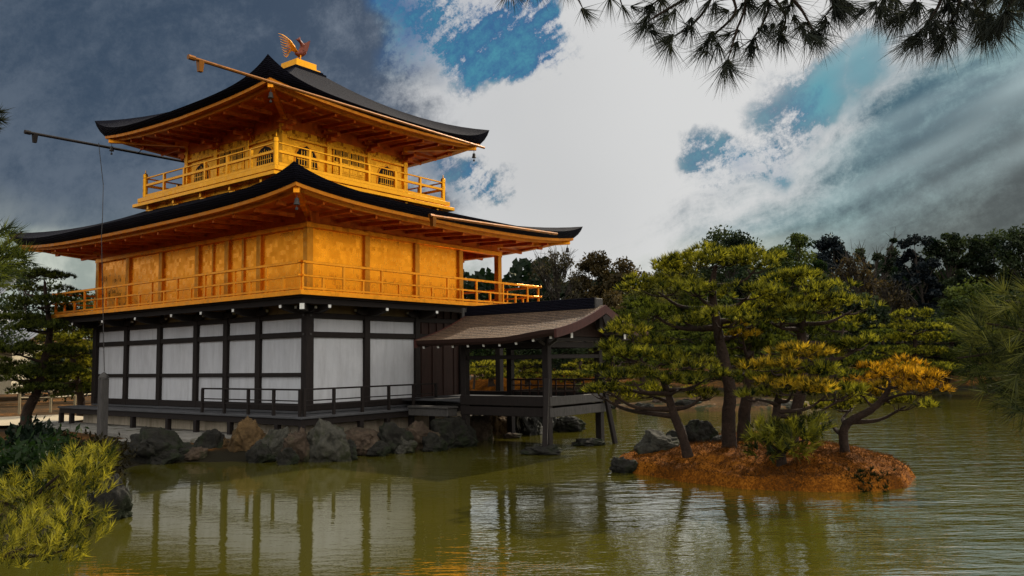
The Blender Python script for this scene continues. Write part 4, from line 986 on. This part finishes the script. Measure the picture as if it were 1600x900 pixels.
# young pine shrub with upright shoots
def sprays(label, name, D, stems, tufts, group, cat, needle, ln, wd, n, spread=.34, bark=BARK, width=.012, reps=5):
    """open branch: stems [[(px,py,dd)...]] and tufts [(px,py,dd,dirx,diry(up))]"""
    b = at(*stems[0][0][:2], D+stems[0][0][2]); t = empty(name, b, label, cat, group)
    L = []
    for st in stems:
        P = [at(a, c, D+d) for a, c, d in st]; L.append(tube_np(*smooth_path(P, np.linspace(width, width*.3, len(P)), 5), 6))
    V, F = merge(L); mesh_np('branch', V, F, t, bark, smooth=True)
    P = np.array([at(a, c, D+d) for a, c, d, *_ in tufts]); A = unit(np.array([RTH*x+UPV*y+FWH*rng.normal(0, .35) for *_, x, y in tufts]))
    # each tuft: needles along the last few centimetres of its shoot
    PP = []; AA = []
    for q in range(reps): PP.append(P+A*ln*.16*q); AA.append(A)
    V, F = needles(np.vstack(PP), np.vstack(AA), max(3, n//reps), ln, wd, spread); mesh_np('needles', V, F, t, NEED[needle], tuft=np.tile(np.repeat(rng.random(len(P)), max(3, n//reps)*3), reps)); return t
def cloud(cx, cy, rx, ry, n, D=.6, dirf=None, seed=1):
    r = np.random.default_rng(seed); o = []
    for _ in range(n):
        a = r.uniform(0, 6.283); q = math.sqrt(r.random()); x, y = math.cos(a)*q, math.sin(a)*q
        dx, dy = dirf(x, y, r) if dirf else (x*.8+r.normal(0, .3), .7-y*.5+r.normal(0, .3)); o.append((cx+x*rx, cy+y*ry, r.normal(0, D), dx, dy))
    return o
tf = cloud(1240, 688, 44, 26, 120, .45, seed=4)+cloud(1195, 690, 26, 30, 60, .35, seed=5)+cloud(1262, 668, 32, 14, 45, .4, seed=6)
sprays('young leafy pine shrub with long upright shoots at the front of the island', 'pine_shrub', 16.2,
       [[(1219, 720, 0), (1218, 700, 0), (1222, 680, 0), (1240, 665, 0)], [(1218, 705, 0), (1200, 690, .1), (1190, 672, .1)], [(1219, 700, 0), (1250, 690, -.1), (1280, 682, -.1)]],
       tf, 'young shrubs on the island', 'shrub', 'green', .17, .016, 26, .45, width=.03)
P = np.array([at(1362+rng.normal(0, 17), 747+rng.normal(0, 6), 15.9+rng.normal(0, .25)) for _ in range(90)]); P[:, 2] = np.minimum(P[:, 2], island_z(P[:, 0], P[:, 1])+.12)
v, f = needles(P, np.tile(UPV, (90, 1)), 10, .11, .018, .6)
tag(mesh_np('sedge_clump', v, f, None, NEED['dark'], P.mean(0)), 'small dark green clump of leaves on the front edge of the island', 'plant')

# garden pines on the far shore
gf_ = 'garden pines on the far shore'
def far_pine(px, base, top, w, D, label, nd='green', grp=gf_, seed=0, lean=0, ln=None, dens=None):
    r = random.Random(seed+int(px)); H = base-top
    tr = [(px, base, 4.2), (px+lean*.3+r.uniform(-4, 4), base-H*.3, 3.6), (px+lean*.6+r.uniform(-5, 5), base-H*.6, 2.8), (px+lean, top+H*.1, 1.4)]
    n = max(4, int(H/22)); pads = []
    for k in range(n):
        t = k/(n-1); y = top+4+(H*.66)*t; ww = w*(.30+.25*t)
        for q in range(1 if k == 0 else 2):
            pads.append((px+lean*(1-t)+(0 if k == 0 else (q*2-1)*w*r.uniform(.12, .30)), y+r.uniform(-4, 4), ww*r.uniform(.75, 1.1), max(4, H*.065), r.uniform(-.9, .9)))
    s = D/FPX
    return pine(label, D, tr, pads, grp, nd, ln or max(.10, s*4.5), max(.016, s*.9), dens or max(10, 150*(17/D)**1.7), 10)
for i, a in enumerate([
    (768, 598, 556, 64, 58, 'low green garden pine framed by the left bay of the pavilion', 'lime'),
    (826, 598, 556, 60, 60, 'low leaning garden pine framed by the middle of the pavilion', 'lime'),
    (900, 602, 560, 60, 58, 'low bright garden pine seen right of the front pavilion post', 'lime'),
    (965, 628, 540, 90, 44, 'dark green far pine behind the leaning island pine', 'dark'),
    (1090, 628, 500, 130, 43, 'wide dark far pine behind the tallest island trunk', 'dark'),
    (1195, 630, 512, 120, 43, 'dark far pine seen between the tall trunk and the middle pines', 'dark'),
    (1420, 612, 486, 96, 52, 'slender tiered yellow-green pine on the far shore, right of the island', 'green'),
    (1385, 608, 520, 80, 55, 'dark tiered pine just left of the slender yellow-green far pine', 'dark'),
    (1478, 606, 500, 90, 56, 'dark tiered pine on the far shore right of the slender yellow-green one', 'dark'),
    (1300, 612, 516, 100, 54, 'dark green far pine behind the right half of the island', 'dark'),
    (1545, 606, 520, 110, 54, 'dark far pine behind the foreground needles at the right', 'dark'),
    (1005, 606, 470, 96, 60, 'far pine rising right of the pavilion gable', 'dark')]): far_pine(*a, seed=i, lean=(-1)**i*8)
# the low islet carrying the middle far pines
ISM = mat_rock('islet_earth', (.05, .03, .012), (.16, .085, .03), (.03, .032, .01), .5)
mb = MB(); c = onz(1120, 636, 0); ring_ = [(c[0]+RTH[0]*math.cos(a)*5.2+FWH[0]*math.sin(a)*3.4, c[1]+RTH[1]*math.cos(a)*5.2+FWH[1]*math.sin(a)*3.4) for a in np.linspace(0, 6.283, 28, endpoint=False)]
vv = [(x, y, -.3) for x, y in ring_]+[(x*.93+c[0]*.07, y*.93+c[1]*.07, .16) for x, y in ring_]+[(x*.5+c[0]*.5, y*.5+c[1]*.5, .42) for x, y in ring_]+[(c[0], c[1], .5)]
mb.add(vv, [(r_*28+i, r_*28+(i+1) % 28, (r_+1)*28+(i+1) % 28, (r_+1)*28+i) for r_ in range(2) for i in range(28)]+[(56+i, 56+(i+1) % 28, 84) for i in range(28)])
tag(mb.build('islet', ISM, None, (c[0], c[1], 0), smooth=True), kind='structure')

# broadleaf trees of the background wood
def leaf_tree(px, base, top, w, D, leaf, label, grp, shape='round', n_cl=42, lpc=120, lsz=None, bare=False, seed=0, cat='tree', name='tree'):
    r = np.random.default_rng(seed+int(px)); s = D/FPX; b = at(px, base, D); H = (base-top)*s; Wd = w*s
    t = empty(name, b, label, cat, grp)
    lo = .22 if shape != 'column' else .10
    T = np.array([b-UPV*.4, b+UPV*H*.22+RTH*r.normal(0, .15), b+UPV*H*.55+RTH*r.normal(0, .4), b+UPV*H*(.78 if shape == 'round' else .88)]); pp, pr = smooth_path(T, [H*.022, H*.017, H*.010, H*.003], 5)
    L = [tube_np(pp, pr, 8, .06)]; C = []
    for _ in range(n_cl):
        z = lo+(1-lo)*r.random()**.8; g = r.uniform(0, 6.283)
        hw = {'round': min(1., 1.15*math.sqrt(max(0, 1-((z-.45)/.56)**2)) if z > .45 else .55+.45*z/.45), 'column': .95 if z < .86 else .75, 'lace': .35+.65*z}[shape]
        q = math.sqrt(.25+.75*r.random()); C.append((math.cos(g)*q*Wd/2*hw*.88, math.sin(g)*q*Wd/2*hw*.88, z*H*.95))
    C = np.array(C); C[0] = (0, 0, H*.84); W_ = b+C[:, :1]*RTH+C[:, 1:2]*FWH+C[:, 2:]*UPV
    for i in range(0, n_cl, 1 if bare else 2):
        e = W_[i]; k = int(np.clip(np.argmin(np.abs(pp[:, 2]-(b[2]+(e[2]-b[2])*.72))), 3, len(pp)-1)); q = pp[k]
        L.append(tube_np(*smooth_path([q, q*.4+e*.6-UPV*H*.02, e], [pr[k]*.45+.01, pr[k]*.25+.008, .008+.0002*D], 4), 5))
        if bare:
            for _ in range(6):
                g = e+r.normal(0, .10, 3)*Wd+UPV*H*.05; L.append(tube_np([e*.5+q*.5, e*.6+g*.4, g], [.03, .022, .012], 3))
    V, F = merge(L); mesh_np('trunk', V, F, t, BARKF, smooth=True)
    k = n_cl*lpc; ci = np.repeat(np.arange(n_cl), lpc); sr = Wd*(.10+.10*r.random(n_cl))*(.62 if shape == 'lace' else 1)
    u = unit(r.normal(0, 1, (k, 3)))*(r.random((k, 1))**.45); u[:, 2] *= .72
    P = W_[ci]+u*sr[ci][:, None]; ls = (lsz or s*3.8)*r.uniform(.5, 1.25, (k, 1))
    a = unit(r.normal(0, 1, (k, 3))); c = unit(np.cross(a, r.normal(0, 1, (k, 3))))
    V = np.stack([P-a*ls*.6, P+c*ls*.42, P+a*ls*.7, P-c*ls*.36], 1).reshape(-1, 3)
    mesh_np('crown', V, np.arange(4*k).reshape(-1, 4), t, LEAF[leaf], tuft=np.repeat(r.random(n_cl), lpc*4)); return t
gt_ = 'trees of the wood beyond the pond'
WOOD = [
 (872, 600, 386, 92, 72, 'grey', 'thinly leaved greyish tree left of the wood, just right of the temple roof tip', 'round', True),
 (935, 600, 392, 96, 76, 'brown', 'brown-leaved tree next to the thin greyish tree', 'round', False),
 (985, 600, 404, 90, 74, 'brown', 'reddish-brown tree behind the pavilion gable', 'round', False),
 (1143, 600, 354, 118, 88, 'dark', 'tallest dark round tree of the skyline, above the tallest island pine', 'round', False),
 (1060, 600, 400, 110, 84, 'olive', 'olive tree left of the tallest dark round tree', 'round', False),
 (1222, 600, 392, 80, 80, 'green', 'green tree right of the tallest dark round tree', 'round', False),
 (1252, 600, 373, 96, 84, 'green', 'round green tree of the skyline behind the broad island pine', 'round', False),
 (1306, 600, 377, 74, 90, 'blue', 'dark bluish tree right of the round green skyline tree', 'round', False),
 (1340, 600, 412, 90, 78, 'brown', 'brown thin tree below the lacy skyline tree', 'round', True),
 (1382, 600, 384, 66, 88, 'dark', 'lacy dark tree with sky showing between its clumps', 'lace', True),
 (1440, 600, 386, 62, 76, 'blue', 'dark blue-green columnar tree with a square top', 'column', False),
 (1488, 600, 387, 66, 78, 'dark', 'dark columnar tree right of the blue-green square-topped one', 'column', False),
 (1556, 600, 384, 88, 80, 'dark', 'dark spreading tree near the right edge of the skyline', 'round', False),
 (1612, 600, 388, 80, 76, 'dark', 'dark tree cut by the right edge of the photo', 'round', False),
 (1400, 600, 450, 84, 72, 'brown', 'brown understorey tree in front of the columnar trees', 'round', True),
 (1520, 600, 460, 96, 70, 'green', 'green understorey tree below the spreading tree at the right', 'round', False),
 (1020, 600, 440, 100, 68, 'olive', 'olive understorey tree behind the leaning island pine', 'round', False),
 (1290, 600, 440, 110, 70, 'dark', 'dark understorey tree behind the broad island pine', 'round', False),
 (1350, 600, 470, 90, 66, 'dark', 'low dark tree between the broad island pine and the slender far pine', 'round', False),
 (1180, 600, 430, 110, 72, 'dark', 'dark understorey tree under the tallest skyline tree', 'round', False),
 (1110, 600, 450, 100, 70, 'green', 'green understorey tree behind the tiers of the tallest island pine', 'round', False),
 (955, 600, 455, 90, 66, 'brown', 'low brown tree above the pavilion ridge', 'round', False),
 (895, 600, 470, 80, 68, 'olive', 'low olive tree behind the ridge of the pavilion roof', 'round', False),
 (820, 600, 448, 100, 72, 'dark', 'dark tree seen through the railing of the upper veranda', 'round', False),
 (752, 600, 470, 90, 70, 'dark', 'dark tree behind the left part of the pavilion', 'round', False),
 (1460, 602, 500, 90, 64, 'dark', 'low dark tree at the water on the far right shore', 'round', False),
 (1590, 602, 480, 100, 64, 'dark', 'low dark tree behind the long needles at the right', 'round', False),
 (1240, 602, 500, 110, 63, 'dark', 'low dark tree behind the middle of the island', 'round', False),
 (860, 600, 515, 120, 62, 'dark', 'low dark hedge-like tree behind the pavilion bays', 'round', False),
 (740, 600, 520, 110, 63, 'green', 'low green tree behind the left pavilion bay', 'round', False),
]
for i, (px, ba, to, w, D, lf, lb, shp, bare) in enumerate(WOOD):
    leaf_tree(px, ba, to, w, D, lf, lb, gt_, shp, n_cl=34 if shp == 'lace' else (74 if D > 74 else 60), lpc=45 if (bare and shp != 'lace') else 150, bare=bare, seed=i*13)
# a far wooded mass closing the gaps under the skyline
k = 60000; px = rng.uniform(650, 1760, k); Dm = rng.uniform(92, 120, k); tp = 428+16*np.sin(px*.021)+12*np.sin(px*.057+1)+8*np.sin(px*.13); py = tp+(612-tp)*rng.random(k)**.8
P = np.array([at(a, b, d) for a, b, d in zip(px, py, Dm)]); ls = rng.uniform(.25, .7, (k, 1)); a = unit(rng.normal(0, 1, (k, 3))); c = unit(np.cross(a, rng.normal(0, 1, (k, 3))))
V = np.stack([P-a*ls, P+c*ls*.7, P+a*ls, P-c*ls*.7], 1).reshape(-1, 3)
tag(mesh_np('far_wood', V, np.arange(4*k).reshape(-1, 4), None, LEAF['dark'], P.mean(0)), 'dark mass of far woodland filling the gaps behind the shore trees', 'woodland', kind='stuff')

# ------------------------------------------------------------------ left background: pines, hall, fence
gl_ = 'pines left of the temple'
pine('dark layered pine with a bent trunk at the left, beside the temple', 33.5,
     [(38, 664, 7), (44, 640, 6.5), (58, 612, 5.5), (66, 575, 5), (78, 520, 4), (72, 470, 3), (70, 440, 1.6)],
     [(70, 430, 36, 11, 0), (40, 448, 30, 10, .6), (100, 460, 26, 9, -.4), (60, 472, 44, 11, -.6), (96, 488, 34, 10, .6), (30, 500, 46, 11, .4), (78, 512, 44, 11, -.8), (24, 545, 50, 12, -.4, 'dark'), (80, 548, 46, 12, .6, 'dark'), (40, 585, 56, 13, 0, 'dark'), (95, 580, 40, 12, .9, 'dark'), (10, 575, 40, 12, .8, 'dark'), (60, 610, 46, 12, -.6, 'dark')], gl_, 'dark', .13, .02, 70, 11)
pine('yellow-green pine close to the left corner of the temple', 40,
     [(128, 645, 5), (126, 620, 4.5), (118, 585, 4), (112, 545, 3), (115, 515, 1.6)],
     [(112, 508, 40, 10, 0), (140, 520, 34, 10, .5), (92, 530, 34, 10, -.5), (130, 545, 44, 11, -.3, 'lime'), (95, 560, 38, 11, .6), (140, 572, 36, 11, .3, 'lime'), (110, 590, 46, 11, -.4), (140, 605, 34, 11, .4, 'dark'), (85, 600, 34, 10, .5, 'dark')], gl_, 'green', .15, .022, 55, 11)
for i, a in enumerate([(30, 630, 440, 110, 70, 'dark', 'dark broadleaf tree behind the grey-tiled hall at the far left'),
                       (130, 630, 470, 90, 66, 'green', 'green broadleaf tree behind the yellow-green pine at the left'),
                       (80, 640, 560, 90, 56, 'dark', 'low dark tree below the tiled roof at the left'), (-40, 640, 470, 110, 60, 'dark', 'dark tree cut by the left edge of the photo'),
                       (150, 640, 540, 70, 54, 'dark', 'low dark tree beside the left temple corner')]):
    leaf_tree(*a, 'trees behind the left pines', n_cl=40, lpc=90, seed=i*31)
TILE = mat_shingle('grey_tile', (.10, .11, .13), (.24, .26, .29), 14, .5, .6)
H0 = at(-40, 560, 62); HD = Vector((H0[0], H0[1], 0)); hx, hy = Vector(RTH), Vector(FWH)
HALL = empty('temple_hall', (HD.x, HD.y, 1), 'pale walled hall with grey tiled roof behind the pines at the far left', 'building')
def hp(a, c, z): q = HD+hx*a+hy*c; return (q.x, q.y, z)
mb = MB(); mb.add([hp(a, c, z) for z in (.8, 4.0) for a, c in ((-8, 0), (2.4, 0), (2.4, 8), (-8, 8))], [(0, 1, 5, 4), (1, 2, 6, 5), (2, 3, 7, 6), (3, 0, 4, 7)]); mb.build('wall', mat_plaster('cream_wall', (.42, .36, .24), (.52, .46, .32), (.3, .25, .16)), HALL)
def slope_roof(name, y0, z0, y1, z1, a0, a1, n=24):
    mb = MB(); vv = []
    for i in range(n+1):
        a = a0+(a1-a0)*i/n
        for t in (0, .33, .66, 1): vv.append(hp(a, y0+(y1-y0)*t, z0+(z1-z0)*(t*.75+t*t*.25)))
    mb.add(vv, [(i*4+j, i*4+4+j, i*4+5+j, i*4+1+j) for i in range(n) for j in range(3)])
    for i in range(0, n*2+1):
        a = a0+(a1-a0)*i/n/2; P = [hp(a, y0+(y1-y0)*t, z0+(z1-z0)*(t*.75+t*t*.25)+.04) for t in (0, .33, .66, 1)]; mb.tube(P, .075, 5)
    vv = []; [vv.extend([hp(a0+(a1-a0)*i/n, y0, z0+.05), hp(a0+(a1-a0)*i/n, y0+.15, z0-.22)]) for i in range(n+1)]; mb.add(vv, [(2*i, 2*i+2, 2*i+3, 2*i+1) for i in range(n)])
    return mb.build(name, TILE, HALL)
slope_roof('lower_roof', -1.6, 3.7, 2.4, 5.5, -9, 3.6)
mb = MB(); mb.add([hp(a, c, z) for z in (5.3, 6.5) for a, c in ((-8, 2.45), (-1, 2.45), (-1, 7), (-8, 7))], [(0, 1, 5, 4), (1, 2, 6, 5), (2, 3, 7, 6), (3, 0, 4, 7)]); mb.build('upper_wall', PLAST, HALL)
up_ = slope_roof('upper_roof', 1.2, 6.4, 4.6, 8.5, -9, -.4); mb = MB(); mb.beam(hp(-9, 4.6, 8.6), hp(-.5, 4.6, 8.6), .5, .5); mb.build('ridge', TILE, up_, bevel=.05)
def fence(label, pts, h, mat, step=1.4):
    t = empty('garden_fence', pts[0], label, 'fence'); P = np.array(pts); seg = np.linalg.norm(np.diff(P, axis=0), axis=1); tot = seg.sum(); n = max(2, int(tot/step))
    for f_ in (.55, .95):
        mb = MB(); mb.tube([p+UPV*h*f_ for p in P], .045, 6); mb.build('rail', mat, t)
    cum = np.concatenate([[0], np.cumsum(seg)])
    for i in range(n+1):
        d = tot*i/n; q = np.array([np.interp(d, cum, P[:, k]) for k in range(3)]); mb = MB(); mb.tube([q-UPV*.2, q+UPV*h], .055, 6); mb.build('fence_post', mat, t)
FB = mat_wood('fence_bamboo', (.16, .12, .06), (.32, .26, .15))
fence('low bamboo railing along the path at the left, behind the bent pine', [at(30, 643, 43), at(90, 641, 44), at(150, 634, 46)], 1.1, FB)
fence('low railing on the far bank seen through the pavilion', [at(735, 590, 69), at(850, 590, 70), at(940, 592, 71)], 1.2, mat_wood('fence_grey', (.10, .10, .09), (.22, .22, .20)))

# a visitor in blue far behind the pavilion
def person(px, py, D, label, jacket):
    f0 = at(px, py, D); t = empty('person', f0, label, 'person')
    def body(name, mat, J, E, rad):
        me = bpy.data.meshes.new(name); me.from_pydata([tuple(j) for j in J], E, []); o = link(name, me, mat, t)
        sk = o.modifiers.new('skin', 'SKIN'); o.modifiers.new('sub', 'SUBSURF').levels = 1
        for v, r_ in zip(me.skin_vertices[0].data if me.skin_vertices else [], rad): v.radius = (r_, r_)
        return o
    def bodyt(name, mat, chains):
        V, F = merge([tube_np(*smooth_path([RTH*a+UPV*z+FWH*c+f0 for a, c, z in pts], r_, 5), 10) for pts, r_ in chains]); return mesh_np(name, V, F, t, mat, smooth=True)
    skin = Mat('skin').col((.45, .26, .18)).m; jk = Mat('jacket').col(jacket).set(Roughness=.8).m; tr = Mat('trousers').col((.03, .03, .04)).m; hr = Mat('hair').col((.012, .010, .009)).m
    bodyt('head', skin, [([(0, 0, 1.36), (0, 0, 1.46), (0, -.01, 1.56), (0, 0, 1.66), (0, 0, 1.71)], [.055, .06, .085, .075, .02])])
    bodyt('hair', hr, [([(0, .03, 1.53), (0, .02, 1.62), (0, .01, 1.70), (0, .01, 1.735)], [.085, .095, .075, .02])])
    bodyt('jacket', jk, [([(0, 0, .82), (0, 0, .95), (0, 0, 1.2), (0, 0, 1.38), (0, 0, 1.43)], [.18, .185, .21, .17, .06]), ([(-.15, 0, 1.36), (-.25, 0, 1.1), (-.24, -.12, .88)], [.07, .06, .045]), ([(.15, 0, 1.36), (.25, 0, 1.1), (.22, -.14, .92)], [.07, .06, .045])])
    bodyt('trousers', tr, [([(-.09, 0, .9), (-.1, 0, .48), (-.1, 0, .03)], [.10, .075, .05]), ([(.09, 0, .9), (.1, 0, .48), (.1, 0, .03)], [.10, .075, .05])])
    bodyt('hand', skin, [([(-.24, -.12, .9), (-.23, -.15, .80)], [.04, .025]), ([(.22, -.14, .94), (.21, -.18, .84)], [.04, .025])])
person(848, 592, 68, 'far visitor in a blue jacket standing behind the pavilion post', (.02, .05, .30))

# ------------------------------------------------------------------ foreground: near bank plants and overhanging pine boughs
def shrub(label, cx, cy, rx, ry, D, n, mat, lsz, seed):
    r = np.random.default_rng(seed); b = at(cx, cy+ry, D); t = empty('shrub', b, label, 'shrub'); L = []
    C = np.array([at(cx+r.normal(0, .45)*rx, cy+r.normal(0, .4)*ry, D+r.normal(0, .5)) for _ in range(36)])
    for c in C[:14]: L.append(tube_np(*smooth_path([b, (b+c)/2+r.normal(0, .05, 3), c], [.03, .02, .008], 4), 5))
    V, F = merge(L); mesh_np('stems', V, F, t, BARK)
    k = n; P = C[r.integers(0, len(C), k)]+r.normal(0, .16, (k, 3)); a = unit(r.normal(0, 1, (k, 3))+UPV*.5); c = unit(np.cross(a, r.normal(0, 1, (k, 3)))); ls = lsz*r.uniform(.6, 1.2, (k, 1))
    V = np.stack([P, P+a*ls*.5+c*ls*.2, P+a*ls, P+a*ls*.5-c*ls*.2], 1).reshape(-1, 3); mesh_np('foliage', V, np.arange(4*k).reshape(-1, 4), t, mat)
shrub('dark broadleaf shrub on the near bank, behind the yellow pine sprays', 26, 752, 78, 44, 15.5, 6500, LEAF['green'], .16, 3)
shrub('small dark spiky shrub at the foot of the bent pine at the left', 60, 697, 36, 15, 20, 1500, LEAF['dark'], .20, 5)
shrub('low dark ground-cover bush on the shore between the yellow pine and the stone terrace', 140, 715, 60, 18, 20, 2500, LEAF['brown'], .15, 6)
upd = lambda x, y, r: (x*.45+.15+r.normal(0, .3), .85+r.normal(0, .25))
tf = cloud(125, 735, 52, 26, 95, .35, upd, 11)+cloud(60, 775, 74, 32, 110, .4, upd, 12)+cloud(20, 800, 50, 40, 70, .4, upd, 13)+cloud(132, 762, 38, 24, 45, .35, upd, 14)+cloud(158, 716, 22, 10, 14, .2, upd, 15)
sprays('bright yellow-green pine spray reaching over the water, upper of the two at bottom left', 'pine_branch', 9.6,
       [[(-60, 800, 0), (0, 785, 0), (60, 770, 0), (110, 750, 0), (150, 735, 0)], [(0, 785, 0), (50, 800, .1), (110, 785, .1)], [(60, 770, 0), (90, 745, -.1), (120, 725, -.1)]],
       tf, 'pine sprays at the bottom left', 'pine branch', 'lime', .12, .0075, 24, .40, width=.022)
tf = cloud(125, 822, 46, 34, 84, .35, upd, 21)+cloud(50, 838, 72, 30, 100, .4, upd, 22)+cloud(10, 868, 60, 26, 60, .4, upd, 23)+cloud(95, 866, 44, 18, 40, .3, upd, 24)
sprays('darker yellow-green pine spray low over the water, lower of the two at bottom left', 'pine_branch', 8.6,
       [[(-70, 900, 0), (0, 870, 0), (60, 850, 0), (110, 832, 0), (150, 815, 0)], [(0, 870, 0), (60, 868, .1), (110, 858, .1)]],
       tf, 'pine sprays at the bottom left', 'pine branch', 'lime', .11, .007, 24, .40, width=.022)
# right: long pale needles
rd = lambda x, y, r: (-.65+r.normal(0, .45), .25-y*.3+r.normal(0, .45))
tf = cloud(1580, 560, 75, 70, 85, .5, rd, 31)+cloud(1620, 490, 60, 50, 60, .5, rd, 32)+cloud(1555, 520, 50, 36, 34, .4, rd, 33)+cloud(1585, 620, 45, 24, 28, .4, rd, 34)+cloud(1625, 590, 50, 70, 60, .5, rd, 35)
sprays('bough of long pale-green needles hanging in from the right edge', 'pine_branch', 7.0,
       [[(1720, 520, 0), (1650, 530, 0), (1590, 545, 0), (1530, 555, 0), (1495, 560, 0)], [(1690, 500, 0), (1630, 480, .2), (1570, 470, .2)], [(1650, 530, 0), (1600, 580, 0), (1570, 620, 0)], [(1640, 530, 0), (1590, 515, -.2), (1540, 505, -.2)]],
       tf, 'boughs hanging into the picture', 'pine branch', 'pale', .20, .0065, 18, .46, width=.02, reps=2)
# left edge bough
ld = lambda x, y, r: (.7+r.normal(0, .4), .35+r.normal(0, .4))
tf = cloud(4, 408, 30, 18, 40, .25, ld, 41)+cloud(-6, 366, 22, 6, 8, .25, ld, 42)+cloud(-8, 432, 20, 18, 20, .25, ld, 43)
sprays('dark green pine bough at the left edge, below the lower roof tip', 'pine_branch', 7.5, [[(-80, 420, 0), (-20, 410, 0), (20, 400, 0), (45, 392, 0)], [(-20, 410, 0), (10, 380, 0), (35, 362, 0)]],
       tf, 'boughs hanging into the picture', 'pine branch', 'dark', .12, .008, 22, .45, width=.02)
tf = [(-12, 178, 0, .9, .2), (-8, 186, 0, .9, -.2), (-10, 200, .0, .9, -.3), (-14, 192, 0, .9, .1)]
sprays('tiny dark needle tuft at the left edge, high in the sky', 'pine_branch', 7.0, [[(-60, 180, 0), (-8, 190, 0)]], tf, 'boughs hanging into the picture', 'pine branch', 'black', .10, .009, 26, .4)
# top: black needle fans against the bright sky
def fans(tw, n_side, seed, spread_px=26):
    r = np.random.default_rng(seed); o = []
    for st in tw:
        P = np.array([(a, b, d) for a, b, d in st], float)
        for i in range(len(P)):
            dv = P[min(i+1, len(P)-1)]-P[max(i-1, 0)]; dv = dv/(np.hypot(dv[0], dv[1])+1e-6)
            for _ in range(n_side if i else 1): o.append((P[i, 0]+r.normal(0, 9), P[i, 1]+r.normal(0, 6), P[i, 2]+r.normal(0, .12), dv[0]*.6+r.normal(0, .45), -dv[1]*.6-.45+r.normal(0, .35)))
            if i == len(P)-1: o.append((P[i, 0], P[i, 1], P[i, 2], dv[0], -dv[1]-.2))
    return o
def top_bough(label, D, tw, n_side, seed, ln=.185, extra=()):
    sprays(label, 'pine_branch', D, tw, fans(tw, n_side, seed)+list(extra), 'boughs hanging into the picture', 'pine branch', 'black', ln, .0048, 36, .40, width=.011, reps=1)
top_bough('sparse black needle fans at the top edge, left end of the overhanging bough', 4.6,
          [[(880, -60, 0), (895, -20, 0), (910, 12, 0)], [(930, -50, 0), (962, -15, 0), (972, 8, 0)], [(780, -40, 0), (800, -14, 0)], [(830, -40, 0), (870, -22, 0)]], 1, 51, .155)
top_bough('dense black bough of needle fans at the middle of the top edge', 4.4,
          [[(1120, -60, 0), (1080, -10, 0), (1030, 22, 0), (1012, 34, 0)], [(1120, -60, .1), (1110, 0, .1), (1080, 40, .1), (1050, 58, .1)], [(1140, -50, 0), (1165, 0, 0), (1150, 50, 0), (1138, 92, 0)], [(1160, -50, .2), (1200, 0, .2), (1190, 40, .2), (1175, 62, .2)], [(1180, -50, 0), (1240, 0, 0), (1262, 32, 0), (1270, 48, 0)],
           [(1220, -60, .1), (1290, -10, .1), (1315, 8, .1)], [(1110, -50, .2), (1150, 12, .2), (1115, 55, .2), (1098, 72, .2)], [(1180, -40, .2), (1225, 20, .2), (1222, 52, .2)], [(1060, -50, .1), (1040, -10, .1), (1020, 6, .1)], [(1250, -50, .1), (1300, 0, .1), (1290, 24, .1)]], 3, 52)
top_bough('dense black bough of needle fans in the top right corner', 4.3,
          [[(1400, -60, 0), (1385, -10, 0), (1378, 10, 0)], [(1480, -60, 0), (1470, 0, 0), (1450, 35, 0), (1436, 50, 0)], [(1500, -60, .1), (1500, 0, .1), (1480, 42, .1), (1470, 56, .1)], [(1540, -60, .1), (1540, -5, .1), (1535, 30, .1)], [(1580, -60, 0), (1585, -10, 0), (1570, 18, 0)], [(1450, -60, .2), (1430, 0, .2), (1415, 20, .2)], [(1500, -60, .2), (1525, 10, .2), (1545, 40, .2)], [(1620, -60, .1), (1600, -10, .1)]], 4, 53)
